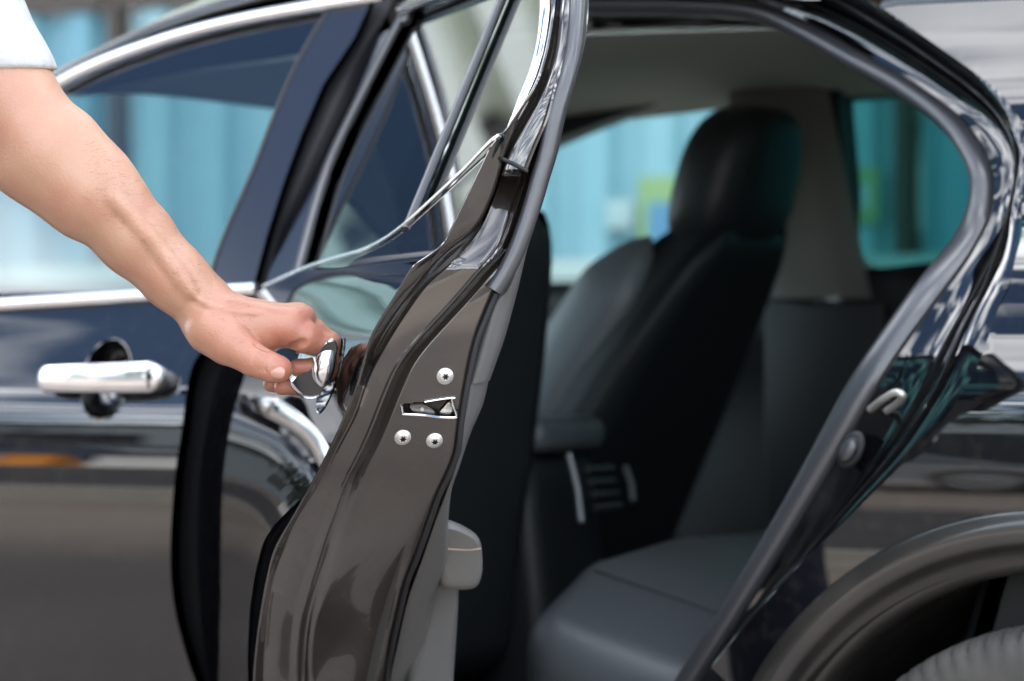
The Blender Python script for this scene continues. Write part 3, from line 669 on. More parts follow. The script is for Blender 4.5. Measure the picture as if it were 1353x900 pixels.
hole_r = [(HT + .046 * math.cos(a), HZ + .040 * math.sin(a)) for a in np.linspace(0, 2 * np.pi, 48, endpoint=False)]
rear_door = panel('rear_door', ol, dn, PAINT, None, holes=[hole_r], step=.012)
rear_door.parent = car; rear_door.matrix_parent_inverse = PI; rear_door.location = (HX, HY, 0); rear_door.rotation_euler = (0, 0, -PHI)
rear_door['label'] = 'rear door swung open towards the camera with its latch edge in focus'
RD = rear_door
cup(RD, HT, HZ, .046, .040, .034, dn)

# ---- shut face: columns across the door edge, traced row by row and set at their own depth
def smooth_fn(f_, lo_, hi_, w_):
    X = np.arange(lo_, hi_ + 1.); Y = np.array([float(f_(x)) for x in X]); k_ = np.hanning(2 * w_ + 3)[1:-1]; k_ /= k_.sum()
    P = np.pad(Y, w_, mode='reflect', reflect_type='odd'); Z = np.convolve(P, k_, 'valid'); return lambda y: float(np.interp(y, X, Z))
def col(tab): return smooth_fn(smooth_tab(tab, 700), -60, 1340, 22)
def dproj(p):
    q = HH + DD * p[0] + DN * p[1] + UP * p[2] - CAM; d_ = q @ DEP; return CX + F * (q @ RT) / d_, CY - F * q[2] / d_
_hp = np.array([dproj((float(TZ(z)), float(NHD(z)) - HY, z)) for z in np.linspace(1.44, .14, 500)])
C0 = smooth_fn(lambda y: np.interp(y, _hp[:, 1], _hp[:, 0]), -60, 1340, 4)
G1 = col([(-60, 741), (3, 735), (53, 730), (99, 718), (135, 702), (170, 682), (200, 668), (250, 654), (300, 630), (343, 580), (372, 555), (400, 533), (430, 512), (452, 499), (478, 486), (507, 480), (540, 470), (600, 440), (638, 423), (690, 390), (735, 371), (765, 360), (815, 352), (900, 347), (1040, 362), (1150, 387), (1340, 440)])
G2 = col([(-60, 747), (3, 741), (53, 736), (99, 725), (135, 710), (170, 690), (200, 674), (250, 657), (300, 637), (343, 602), (372, 566), (404, 542), (432, 523), (452, 511), (480, 495), (507, 482.5), (540, 472.5), (600, 442), (638, 425), (690, 392.5), (735, 373.5), (765, 362.5), (815, 354.5), (900, 350), (1040, 365), (1150, 390), (1340, 443)])
C3 = col([(-60, 758), (3, 757.5), (44, 756), (78, 747), (114, 736), (156, 726), (190, 711), (226, 697), (264, 684), (295, 675), (331, 661), (352, 640), (382, 615), (413, 587), (441, 561), (466, 539.5), (491, 523.5), (512, 514.6), (541, 503), (567, 493), (602, 477), (638, 458), (671, 446), (706, 433), (737, 424), (770, 413), (815, 400), (861, 395), (900, 394), (1040, 400), (1340, 470)])
C4 = col([(-60, 769), (3, 769), (53, 765), (100, 752), (156, 737), (226, 707), (300, 684), (331, 676), (352, 664), (375, 654), (386, 650), (422, 635), (450, 625), (479, 618), (519, 610.6), (558, 604), (578, 602), (598, 599), (626, 588), (653, 575), (693, 561), (735, 546), (765, 533.6), (815, 521), (861, 511), (900, 506), (1040, 500), (1340, 540)])
cols = []        # (pixel function of row, depth below the hem edge)
def between(a, b, s): return lambda y: a(y) + (b(y) - a(y)) * s
sh = lambda f, d: (lambda y: f(y) + d)
cols += [(C0, .0005), (sh(C0, 1.5), -.0008), (sh(C0, 4), .000), (between(C0, G1, .5), .004), (between(C0, G1, .85), .008), (G1, .011), (sh(G1, 1), .024), (between(G1, G2, .5), .027), (sh(G2, -1), .024), (G2, .011), (sh(G2, 3), .0085), (between(G2, C3, .35), .008), (between(G2, C3, .7), .008), (sh(C3, -7), .008), (sh(C3, -4), .0055), (sh(C3, -1), .006), (C3, .010), (sh(C3, 1), .034), (sh(C3, 6), .036), (sh(C3, 10), .0335), (sh(C3, 16), .0285)]
n_face0 = len(cols) - 1; jG2, jC3 = 10, 15
C3b = sh(C3, 19)
for s in np.linspace(0, 1, 36): cols.append(((lambda s_: (lambda y: min(C3b(y), C4(y) - 4) + (C4(y) - 2.5 - min(C3b(y), C4(y) - 4)) * s_))(s), .027 - .001 * s))
n_face1 = len(cols) - 1
cols += [(sh(C4, -.5), .028), (sh(C4, 1.2), .034), (sh(C4, 2), .055), (sh(C4, 9), .056)]
rows_y = np.r_[np.arange(-60, 500, 3.5), np.arange(500, 600, 1.5), np.arange(600, 900, 3.5), np.arange(900, 1340, 10)]
slot = [(531, 536.5), (532.5, 547), (561, 549), (582, 552), (602, 551.5), (603, 545), (597, 527), (580, 528.5), (561, 531.5), (536, 534)]
V = []; depth_cut = []
lim = lambda x, a, b: max(a, min(b, x))
for y in rows_y:
    last = -1e9
    for j, (fx, e) in enumerate(cols):
        x = max(float(fx(y)), last + .05); last = x
        cut = n_face0 < j <= n_face1 and bool(inpoly(np.array([x]), np.array([y]), slot)[0])
        ee = e + (.016 if cut else 0)
        if 6 <= j <= 8: ee = .011 + (e - .011) * lim((512 - y) / 25, 0, 1)
        if jG2 <= j <= jC3:
            k_ = lim((352 - y) / 118, 0, 1); ee += .046 * k_ * (1 if y > 224 else 0)
        if n_face0 < j <= n_face1 and y > 610:
            sf_ = (j - n_face0) / (n_face1 - n_face0); ee += .0045 * math.sin((y - 610) / 33. + 2.2 * sf_) * lim((y - 610) / 60, 0, 1) * (1 - (2 * sf_ - 1) ** 6)
        if jG2 <= j <= jC3 and y > 610: ee += .003 * math.sin((y - 610) / 45.) * lim((y - 610) / 60, 0, 1)
        V.append(door_t(x, y, lambda z: float(TZ(z)) - ee)); depth_cut.append(cut)
nc = len(cols); FF = grid_faces(len(rows_y), nc)
mi = [1 if sum(depth_cut[i] for i in f) >= 2 else 0 for f in FF]
shut = obj('shut_face', V, FF, None, RD, mats=[PAINT_JAMB, DARKMETAL], midx=mi, sharp=50)
shut['label'] = 'brownish black pressed edge of the open door'
def facept(px, py, e): return door_t(px, py, lambda z: float(TZ(z)) - e)
# door-edge frame: vector of rearward (towards camera) direction in local space is +t
def edge_poly(name, pts, e0, e1, m, parent, bev=.0006):
    """prism standing on the shut face: outline in the picture at depths e0 (front) .. e1 (back)"""
    P0 = [facept(x, y, e0) for x, y in pts]; P1 = [p - np.array([e1 - e0, 0, 0]) for p in P0]; n = len(pts)
    o = obj(name, P0 + P1, [tuple(range(n))] + [tuple(range(2 * n - 1, n - 1, -1))] + [(i, n + i, n + (i + 1) % n, (i + 1) % n) for i in range(n)], m, parent, smooth=False)
    fix_normals(o); bm = bmesh.new(); bm.from_mesh(o.data)
    if bev: bmesh.ops.bevel(bm, geom=bm.edges[:], offset=bev, segments=2, affect='EDGES')
    bm.to_mesh(o.data); bm.free(); o.data.polygons.foreach_set('use_smooth', [True] * len(o.data.polygons)); o.data.set_sharp_from_angle(angle=R(50)); return o
latch_p = [(531, 537), (532.5, 546), (535, 547.5), (561, 549), (582, 551.5), (600, 552), (603, 549), (600.5, 541), (596.5, 527)]
V, Fc = sweep(spline([facept(x, y, .0245) for x, y in latch_p], 70), lambda s, i: ell(.0016, .0022, 8), up=(1, 0, 0)); latch = fix_normals(obj('latch', V, Fc, CHROME, RD)); latch['label'] = 'bright steel latch plate in the door edge'
V, Fc = sweep(spline([facept(x, y, .0240) for x, y in [(597, 527), (606, 525.6), (585, 527.5), (561, 531.5)][::1]][:1] + [facept(x, y, .0242) for x, y in [(601, 526), (590, 526.8), (575, 529), (561, 531.4)]], 20), lambda s, i: ell(.0010, .0014, 8), up=(1, 0, 0)); fix_normals(obj('latch_lip', V, Fc, CHROME, RD))
edge_poly('latch_claw', [(541, 534.5), (556, 533), (566, 537), (573, 542), (577, 547), (571, 549), (551, 546.5), (543, 541)], .031, .041, DARKSTEEL, RD, .0014)
edge_poly('latch_wedge', [(580, 546), (588, 537), (594, 530), (596.5, 531), (599, 546), (590, 549)], .034, .041, STEEL, RD, .0016)
edge_poly('latch_rivet', [(558 + 2.6 * math.cos(a), 541 + 2.6 * math.sin(a)) for a in np.linspace(0, 2 * np.pi, 12, endpoint=False)], .028, .034, SCREW, RD, .0004)
# screws with star recess
def screw(px, py):
    c0 = facept(px, py, .0265); k = 36; rr = .0083
    V, FF = [], []; sl_ = float(TZ(c0[2] + .01) - TZ(c0[2] - .01)) / .02; q_ = math.hypot(1, sl_); ax_ = np.array([1, 0, -sl_]) / q_; tz_ = np.array([sl_, 0, 1]) / q_
    ang = np.linspace(0, 2 * np.pi, k, endpoint=False)
    star = .0030 + .0009 * np.cos(6 * ang)
    for r_, h_ in ((np.full(k, rr * 1.10), -.001), (np.full(k, rr * 1.10), .0006), (np.full(k, rr * 1.02), .0012), (np.full(k, rr * .90), .0018), (np.full(k, rr * .80), .0024), (np.full(k, rr * .62), .0038), (np.full(k, rr * .48), .0041), (star, .0041), (star * .95, .0012)):
        for a, q in zip(ang, r_): V.append(c0 + ax_ * h_ + np.array([0, 1, 0]) * q * math.cos(a) + tz_ * q * math.sin(a))
    FF = grid_faces(9, k, True); V.append(c0 + ax_ * .0012); FF += [(8 * k + i, 8 * k + (i + 1) % k, 9 * k) for i in range(k)]
    mi_ = [1 if i >= 7 * k else 0 for i in range(len(FF))]
    return fix_normals(obj('screw', V, FF, None, RD, mats=[SCREW, DARKMETAL], midx=mi_, sharp=32))
for p in ((588, 497), (532, 578), (574, 582)): screw(*p)
# plate seam under the window frame and glue patch
tube('frame_seam', [facept(x, y, .0065) for x, y in ((664, 210), (680, 217), (697, 226.5))], .0022, RUBBER, RD)
# ---- chrome surround, glass, divider, front frame
cpx = [(705, -75), (716, -40), (720.5, 3), (717, 50), (707, 92), (692.5, 130), (680, 157), (667, 178), (655, 190.5), (613, 233), (558, 284), (533, 305.5), (509, 322), (482, 335), (444, 346), (402, 360), (352, 382)]
cps = [(door_t(x, y, lambda z: float(TZ(z)) - .010)) for x, y in cpx[:8]] + [np.array(b_) + np.array([0, -.004, .004]) for b_ in (door_n(x, y, dng) for x, y in cpx[8:])]
pth = spline(cps, 170); nP = len(pth)
def csec(s, i):
    z = pth[i][2]; k_ = float(np.clip((z - 1.208) / .045, 0, 1)); return ell(.0024 + .0051 * k_, .0015 + .0049 * k_, 12, 2.4)
V, Fc = sweep(pth, csec, up=(0, -1, .0)); ct = fix_normals(obj('window_trim', V, Fc, CHROME, RD))
gf = [door_n(x, y, dng)[[0, 2]] for x, y in ((549, 0), (467, 160), (433, 240), (400, 358))]
print('glass front', np.round(gf, 3).tolist())
gfl = [(gf[-1][0] - .02, bl[1, 2] - .03)] + [tuple(p) for p in gf[::-1]] + [(gf[0][0] + .03, 1.41)]
top = [(u, 1.418 - .04 * max(0, (u - .6) / .3) ** 2) for u in np.linspace(gf[0][0] + .08, .90, 12)]
rearc = [tuple(p[[0, 2]]) for p in pth if p[2] > 1.205]
go = gfl + top + [q for q in rearc if q[1] < top[-1][1] - .005 and q[0] > .85] + [(p[0], p[1] - .01) for p in bt[::-1] if p[0] > gf[-1][0]]
panel('door_glass', go, lambda t, z: dng(t, z) + .007, G_REAR, RD, step=.06)
dv0, dv1 = door_n(541, 297, dng), door_n(664, 0, dng)
print('divider', np.round(dv0, 3), np.round(dv1, 3))
dv2 = dv1 + (dv1 - dv0) * .2
V, Fc = sweep([dv0 + (dv2 - dv0) * s + np.array([0, -.001, 0]) for s in np.linspace(-.02, 1, 12)], lambda s, i: ell(.009, .0055, 12, 3), up=(0, 1, 0)); fix_normals(obj('divider_bar', V, Fc, RUBBER_G, RD))
ff0 = [door_n(x, y, dng)[[0, 2]] for x, y in ((522, -4), (470, 85), (405, 190), (375, 290), (350, 385))]
fo = [tuple(p) for p in ff0] + [(gf[-1][0], ff0[-1][1] + .01)] + [tuple(p) for p in gf[::-1]] + [(gf[0][0] + .03, 1.41), (ff0[0][0] + .02, 1.41)]
panel('front_frame', fo, lambda t, z: dng(t, z) - .001, GLOSSBLACK, RD, step=.03, rim=.02)
for k, (dx, m_) in enumerate(((.0, RUBBER), (.014, RUBBER_G), (.034, RUBBER))):
    pp = [np.array([p[0] - dx, float(dng(p[0] - dx, p[1])) - .002, p[1]]) for p in ([np.array([gf[0][0] + .03, 1.41])] + gf)]
    tube('glass_run', spline(pp, 30), .0042, m_, RD, up=(0, 1, 0))
# header bar closing the window frame at the top
hp = [np.array([t_, float(dng(t_, 1.425)) + .004, 1.43 - .045 * max(0, (t_ - .45) / .45) ** 2]) for t_ in np.linspace(gf[0][0] - .02, .90, 30)]
V, Fc = sweep(hp, lambda s_, i: ell(.010, .017, 12, 3), up=(0, 1, 0)); fix_normals(obj('frame_header', V, Fc, PAINT, RD))
# ---- seal tube on the inner edge of the frame
seal_px = [(762, -60), (762, 0), (757, 62), (747, 105), (734, 150), (723, 200), (713, 235), (703, 271), (692, 305), (680, 336), (667, 362), (653, 384)]
V, Fc = sweep(spline([facept(x, y, .012) for x, y in seal_px], 90), lambda s, i: ell(.0095, .0095, 14), up=(1, 0, 0)); fix_normals(obj('door_seal', V, Fc, RUBBER_G, RD))
V, Fc = sweep(spline([facept(x + 9 - max(0, (y - 200)) * .02, y, .020) for x, y in seal_px[:-1]], 90), lambda s, i: ell(.0045, .006, 12), up=(1, 0, 0)); fix_normals(obj('seal_lip', V, Fc, RUBBER, RD))
low_px = [(655, 388), (640, 424), (630, 450), (623, 480), (615, 520), (609, 558), (607, 578), (604, 598), (593, 627), (580, 654), (566, 694), (551, 736), (538.5, 766), (526, 816), (516, 862), (511, 900), (505, 1040)]
V, Fc = sweep(spline([facept(x, y, .034) for x, y in low_px], 90), lambda s, i: ell(.004, .004, 10), up=(1, 0, 0)); fix_normals(obj('edge_seal', V, Fc, RUBBER, RD))
# ---- inner trim board: visible rear edge traced, then runs forward along the inside of the door
def board(name, left, right, e_l, e_r, m, depth=.5, par=RD, k=9, bulge=.010, n=60, back_in=.02):
    L = resample(spline([facept(x, y, e_l) for x, y in left], 80), n); Rr = resample(spline([facept(x, y, e_r) for x, y in right], 80), n); V = []
    for a, b in zip(L, Rr):
        for s in np.linspace(0, 1, k):
            q = a + (b - a) * s; q[0] += bulge * (1 - (2 * s - 1) ** 4) ; V.append(q)
        for d_ in (.006, .02, .06, depth): V.append(b + np.array([-d_, .002 + .004 * (d_ > .01), 0]))
    return obj(name, V, grid_faces(n, k + 4), m, par, sharp=45)
board('door_trim', [(702, 300), (690, 325), (668, 378), (650, 400), (638, 440), (627, 480), (618, 508)], [(704, 302), (695, 328), (684, 375), (675, 410), (665, 446), (655, 475), (645, 503)], .040, .050, PLASTIC)
board('door_trim', [(618, 508), (613, 535), (609, 565), (606, 590), (600, 620), (590, 648), (575, 690), (556, 745), (540, 790), (527, 845), (515, 905), (508, 1000), (500, 1150)], [(643.5, 502), (636, 535), (622, 567), (612, 595), (604, 620), (594, 650), (590, 690), (588, 740), (572, 790), (560, 845), (553, 905), (545, 1000), (540, 1150)], .038, .055, PLASTIC, bulge=.006)
# armrest and pocket (set back from the edge)
def solid(name, outline, e, length, m, parent, bev, taper=(.0, .0), n=26, slices=10):
    """blunt block: outline in the picture at depth e, rounded end, runs forward by length"""
    P = spline([facept(x, y, e) for x, y in outline], n * 3, True); cen = P.mean(0); V = []; k = len(P)
    ss = [(0, .72), (.004, .86), (.010, .95), (.018, 1.0), (.06, 1.0), (.2, 1.0), (length, .98)]
    for d_, s in ss:
        for p in P: q = cen + (p - cen) * s; q[0] = p[0] * 0 + cen[0] + (p[0] - cen[0]) * .3 - d_; V.append(q)
    return fix_normals(obj(name, V, grid_faces(len(ss), k, True) + [tuple(range(k)), tuple((len(ss) - 1) * k + i for i in range(k))], m, parent, sharp=40))
solid('armrest', [(578, 694), (590, 688), (612, 692), (634, 704), (642, 716), (640, 735), (634, 758), (622, 774), (600, 777), (578, 772), (574, 740)], .085, .42, BEIGE, RD, .01)
tube('armrest_stitch', spline([facept(x, y, .0895) for x, y in ((579, 725), (600, 726), (620, 726.5), (636, 725))], 20), .0011, STITCH, RD)
solid('door_pocket', [(562, 745), (585, 742), (612, 748), (624, 756), (620, 785), (606, 835), (594, 880), (584, 925), (570, 1000), (520, 1040), (528, 900), (545, 810)], .075, .50, PLASTIC, RD, .01)
solid('trim_cap', [(578, 672), (585, 666), (588, 676), (583, 688), (577, 690)], .06, .05, PLASTIC, RD, .01)
# ---- outer handle of the rear door, pulled out
body_px = [(437, 447), (444, 453), (445.5, 468), (441, 492), (434, 513), (426, 526), (408, 527), (391, 513), (388.5, 506), (396, 495), (411, 489), (417, 472), (426, 454)]
def handle_loft(name, px, secs, m, shear=0.):
    E2 = spline([door_t(x, y, lambda z: .955 + TS)[1:] for x, y in px], 60, True); c2 = E2.mean(0); V = []
    for t_, sc, dn_, dz_ in secs: V += [(t_ + TS + (shear * (p[1] - c2[1]) * sc if t_ > .93 else 0), c2[0] + (p[0] - c2[0]) * sc + dn_, c2[1] + (p[1] - c2[1]) * sc + dz_) for p in E2]
    k = len(E2); return fix_normals(obj(name, V, grid_faces(len(secs), k, True) + [tuple(range(k)), tuple((len(secs) - 1) * k + i for i in range(k))], m, RD, sharp=40))
hnd = handle_loft('door_handle', body_px, ((.9465, .90, 0, 0), (.945, .965, 0, 0), (.941, 1.0, 0, 0), (.925, .98, -.001, 0), (.90, .80, -.004, .003), (.87, .66, -.006, .004), (.83, .62, -.002, .005), (.79, .66, .012, .005), (.76, .64, .030, .005)), CHROME, .75)
hnd['label'] = 'chrome handle of the open door pulled out by the hand'
cap_px = [(436, 446.5), (443, 449), (446, 460), (444.5, 480), (439, 500), (432, 511), (424.5, 511), (416.5, 502), (414.5, 488), (418, 469), (426, 452)]
handle_loft('handle_cap', cap_px, ((.9635, .12, 0, 0), (.9630, .40, 0, 0), (.9615, .65, 0, 0), (.9585, .84, 0, 0), (.9540, .96, 0, 0), (.9500, 1.0, 0, 0), (.942, .98, 0, 0)), SATIN)
# inner door skin towards the hinge so that the door is solid
panel('inner_skin', [(.0, .25), (.5, .25), (.62, .6), (.85, .8), (.95, .95), (.98, 1.06), (.0, 1.05)], lambda t, z: 0 * np.asarray(t) + .115, PLASTIC, RD, sgn=-1, step=.2)

# ================================================================== the person: smooth-union field, meshed with surface nets
def surface_nets(f, org, h):
    s = f < 0; nx, ny, nz = f.shape
    cs = [(i, j, k) for i in (0, 1) for j in (0, 1) for k in (0, 1)]
    sl = lambda a, c_: a[c_[0]:nx - 1 + c_[0], c_[1]:ny - 1 + c_[1], c_[2]:nz - 1 + c_[2]]
    cnt = sum(sl(s, c_).astype(np.int8) for c_ in cs); m = (cnt > 0) & (cnt < 8)
    idx = -np.ones(m.shape, np.int64); I = np.argwhere(m); idx[m] = np.arange(len(I))
    pos = np.zeros((len(I), 3)); num = np.zeros(len(I))
    for a in cs:
        for ax in range(3):
            if a[ax]: continue
            b = list(a); b[ax] = 1; fa = f[I[:, 0] + a[0], I[:, 1] + a[1], I[:, 2] + a[2]]; fb = f[I[:, 0] + b[0], I[:, 1] + b[1], I[:, 2] + b[2]]
            x = (fa < 0) != (fb < 0); t = np.where(x, fa / (fa - fb + 1e-20), 0)
            p = np.tile(np.array(a, float), (len(I), 1)); p[:, ax] += t; pos[x] += p[x]; num[x] += 1
    V = (I + pos / num[:, None]) * h + org; Fc = []
    for ax in range(3):
        o1, o2 = (ax + 1) % 3, (ax + 2) % 3
        a = s; b = np.roll(s, -1, ax); ch = a != b
        q = np.argwhere(ch); lim_ = [nx, ny, nz]
        ok = (q[:, ax] < lim_[ax] - 1) & (q[:, o1] > 0) & (q[:, o2] > 0) & (q[:, o1] < lim_[o1] - 1) & (q[:, o2] < lim_[o2] - 1); q = q[ok]
        def cell(d1, d2): r_ = q.copy(); r_[:, o1] -= d1; r_[:, o2] -= d2; return idx[r_[:, 0], r_[:, 1], r_[:, 2]]
        qd = np.stack([cell(1, 1), cell(0, 1), cell(0, 0), cell(1, 0)], 1); ins = s[q[:, 0], q[:, 1], q[:, 2]]
        qd = np.where(ins[:, None], qd, qd[:, ::-1]); Fc.append(qd)
    return V, np.concatenate(Fc)
class Field:
    def __init__(self, lo, hi, h):
        self.lo = np.array(lo, float); self.h = h; n = np.ceil((np.array(hi) - lo) / h).astype(int) + 1
        self.ax = [self.lo[i] + h * np.arange(n[i]) for i in range(3)]; self.f = np.full(n, .08, np.float32)
    def block(self, lo, hi):
        sl = tuple(slice(max(0, int((lo[i] - self.lo[i]) / self.h)), max(0, int((hi[i] - self.lo[i]) / self.h) + 2)) for i in range(3))
        g = np.meshgrid(*[self.ax[i][sl[i]] for i in range(3)], indexing='ij', sparse=True); return sl, g
    @staticmethod
    def cone(g, a, b, ra, rb):
        ab = b - a; L = float(ab @ ab) + 1e-12; t = np.clip(((g[0] - a[0]) * ab[0] + (g[1] - a[1]) * ab[1] + (g[2] - a[2]) * ab[2]) / L, 0, 1)
        return np.sqrt((g[0] - a[0] - t * ab[0]) ** 2 + (g[1] - a[1] - t * ab[1]) ** 2 + (g[2] - a[2] - t * ab[2]) ** 2) - (ra + (rb - ra) * t)
    def add(self, a, b, ra, rb, k=.008, sub=False):
        a, b = np.asarray(a, float), np.asarray(b, float); m = max(ra, rb) + max(4 * k, .02)
        sl, g = self.block(np.minimum(a, b) - m, np.maximum(a, b) + m)
        if any(s.stop <= s.start for s in sl): return
        d = self.cone(g, a, b, ra, rb).astype(np.float32); f = self.f[sl]
        if sub:
            hh = np.clip(.5 - .5 * (f + d) / k, 0, 1); self.f[sl] = f * (1 - hh) - d * hh + k * hh * (1 - hh)
        else:
            hh = np.clip(.5 + .5 * (f - d) / k, 0, 1); self.f[sl] = f * (1 - hh) + d * hh - k * hh * (1 - hh)
    def ball(self, c_, rad, k=.01, rot=None):
        c_ = np.asarray(c_, float); rad = np.asarray(rad, float); m = rad.max() + max(4 * k, .02); sl, g = self.block(c_ - m, c_ + m)
        if any(s.stop <= s.start for s in sl): return
        q = np.sqrt(((g[0] - c_[0]) / rad[0]) ** 2 + ((g[1] - c_[1]) / rad[1]) ** 2 + ((g[2] - c_[2]) / rad[2]) ** 2); d = ((q - 1) * rad.min()).astype(np.float32)
        f = self.f[sl]; hh = np.clip(.5 + .5 * (f - d) / k, 0, 1); self.f[sl] = f * (1 - hh) + d * hh - k * hh * (1 - hh)
# camera-aligned working space (x right, y depth, z up), metres
def W(px, py, d): return np.array([(px - CX) / F * d, d, 1.0 + (CY - py) / F * d])
def to_world(V): V = np.asarray(V); return CAM * np.array([1, 1, 0]) + V[:, :1] * RT + V[:, 1:2] * DEP + V[:, 2:] * UP
h = .0016
A = Field((-.70, 3.93, .90), (-.165, 4.27, 1.42), h)
P_ = lambda px, py, d=4.10: W(px, py, d)
px2m = 4.1 / F
# forearm and upper arm
A.add(P_(-66, -40, 4.12), P_(5, 108, 4.09), .050, .0450, .02)
A.add(P_(5, 108, 4.09), P_(60, 196, 4.08), .0450, .046, .02)
A.add(P_(20, 150, 4.09), P_(58, 205, 4.08), .050, .048, .02)
A.add(P_(60, 200, 4.08), P_(118, 252, 4.08), .050, .0475, .02)
A.add(P_(118, 252, 4.08), P_(180, 315, 4.085), .0475, .0385, .02)
A.add(P_(180, 315, 4.085), P_(228, 364, 4.09), .0385, .0325, .02)
A.add(P_(228, 364, 4.085), P_(268, 402, 4.09), .0325, .0315, .02)
A.add(P_(228, 364, 4.115), P_(270, 398, 4.12), .029, .0295, .02)
A.add(P_(96, 185, 4.07), P_(165, 262, 4.07), .028, .022, .02)            # brachioradialis
A.add(P_(20, 225, 4.07), P_(100, 280, 4.075), .024, .02, .02)
# hand: palm block and metacarpals
mcp = {'i': (378, 432, 4.080), 'm': (386, 426, 4.106), 'r': (380, 430, 4.130), 'p': (368, 438, 4.150)}
for kf, r0, r1 in (('i', .024, .0215), ('m', .022, .0185), ('r', .020, .0160), ('p', .018, .0135)):
    m_ = mcp[kf]; A.add(P_(288, 412 + (6 if kf in 'ip' else 0), 4.088 + (m_[2] - 4.088) * .75), P_(*m_), r0, r1, .012)
A.add(P_(280, 424, 4.092), P_(335, 446, 4.085), .030, .024, .015)
A.add(P_(285, 422, 4.12), P_(345, 442, 4.125), .026, .020, .015)
A.ball(P_(398, 420, 4.100), (.015, .020, .014), .016)                        # knuckle
# fingers: over the handle, behind it and back below
def finger(pts, rad, k=.0035):
    for (a, b), (ra, rb) in zip(zip(pts, pts[1:]), zip(rad, rad[1:])): A.add(P_(*a), P_(*b), ra, rb, k)
finger([mcp['i'], (404, 446, 4.080), (431, 455, 4.087), (433, 476, 4.096), (417, 486, 4.098), (394, 486, 4.099)], [.0215, .0168, .0118, .0104, .0106, .0100], .005)
finger([mcp['m'], (414, 438, 4.106), (436, 452, 4.110), (434, 486, 4.112), (416, 507, 4.112), (372, 512, 4.110)], [.0185, .0140, .0112, .0100, .0098, .0086])
finger([mcp['r'], (408, 442, 4.130), (432, 456, 4.134), (434, 490, 4.134), (410, 514, 4.132), (357, 508, 4.126)], [.0160, .0126, .0106, .0098, .0092, .0082])
finger([mcp['p'], (398, 450, 4.150), (420, 464, 4.154), (424, 492, 4.154), (404, 508, 4.152), (360, 500, 4.146)], [.0135, .0110, .0094, .0086, .0080, .0070])
# thumb
finger([(280, 434, 4.072), (304, 454, 4.060), (336, 476, 4.050), (360, 486, 4.050), (368, 488, 4.051)], [.0250, .0225, .0180, .0160, .0150], .0022)
A.add(P_(280, 434, 4.076), P_(298, 446, 4.066), .0245, .0215, .018)
A.add(P_(298, 430, 4.082), P_(352, 445, 4.082), .019, .014, .012)             # web between thumb and index
# creases, veins and tendons, set from the visible surface
def surf(px, py):
    q = (W(px, py, 4.055) - A.lo) / h; ix, iz = int(q[0]), int(q[2]); fx, fz = q[0] - ix, q[2] - iz
    if not (0 <= ix < A.f.shape[0] - 1 and 0 <= iz < A.f.shape[2] - 1): return 4.1
    c_ = A.f[ix, :, iz] * (1 - fx) * (1 - fz) + A.f[ix + 1, :, iz] * fx * (1 - fz) + A.f[ix, :, iz + 1] * (1 - fx) * fz + A.f[ix + 1, :, iz + 1] * fx * fz
    k_ = int(np.argmax(c_ < 0))
    return 4.1 if k_ == 0 else float(A.ax[1][k_ - 1] + h * c_[k_ - 1] / (c_[k_ - 1] - c_[k_]))
def crease(pts, r=.0016, depth=.001, k=.003):
    Q = [W(x, y, surf(x, y) - r + depth) for x, y in resample(pts, max(6, len(pts) * 4))]
    for a, b in zip(Q, Q[1:]): A.add(a, b, r, r, k, sub=True)
crease([(355, 462), (348, 459), (338, 455)], .002, .0010, .003)
for dx in (0, 6, 12): crease([(345 + dx * .8, 467 + dx * .4), (340 + dx * .8, 478 + dx * .2), (341 + dx * .8, 492)], .0012, .0010, .0012)
crease([(384, 461), (392, 457), (401, 453)], .003, .0010, .004)
def ridge(pts, r=.0022, out_=.0009, k=.005):
    Q = [W(x, y, surf(x, y) + r - out_) for x, y in resample(spline(pts, 20), 12)]
    for a, b in zip(Q, Q[1:]): A.add(a, b, r, r, k)
ridge([(250, 385), (278, 405), (310, 412), (345, 414)], .002, .0008)
ridge([(150, 262), (185, 300), (222, 345), (250, 384)], .005, .0012, .010)
ridge([(300, 398), (335, 404), (375, 412)], .0025, .0010, .006)
f = A.f
V, Fc = surface_nets(f, A.lo, h)
arm_v = to_world(V); arm_f = Fc
# the rest of the body, coarser, standing just left of the frame
Bf = Field((-1.16, 3.45, -.02), (-.40, 4.45, 1.86), .013)
bx, bd = -.83, 3.93
sh_l = np.array([-.70, 4.13, 1.46]); sh_r = np.array([-.82, 3.74, 1.47])
for z0, z1, w0, w1, r0, r1 in ((.98, 1.12, .09, .085, .125, .12), (1.12, 1.30, .085, .11, .12, .125), (1.30, 1.42, .11, .12, .125, .10)):
    for sgn in (-1, 0, 1): Bf.add((bx, bd + sgn * w0, z0), (bx + .01, bd + sgn * w1, z1), r0, r1, .05)
Bf.add((bx + .02, bd, 1.44), (bx + .04, bd, 1.58), .062, .058, .04)
Bf.ball((bx + .065, bd, 1.69), (.098, .078, .122), .03); Bf.ball((bx + .10, bd, 1.635), (.06, .058, .065), .03)
Bf.add((bx + .155, bd, 1.69), (bx + .172, bd, 1.665), .012, .014, .012)           # nose
for sgn in (-1, 1): Bf.ball((bx + .05, bd + sgn * .08, 1.685), (.022, .012, .034), .008)
Bf.add((bx, bd + .1, 1.42), sh_l, .07, .062, .05); Bf.add((bx, bd - .1, 1.42), sh_r, .07, .062, .05)
Bf.add(sh_l, W(-66, -40, 4.12), .060, .050, .04); Bf.add(W(-66, -40, 4.12), W(-12, 70, 4.10), .048, .040, .02)
el_r = np.array([-.88, 3.66, 1.16]); wr_r = np.array([-.80, 3.66, .93])
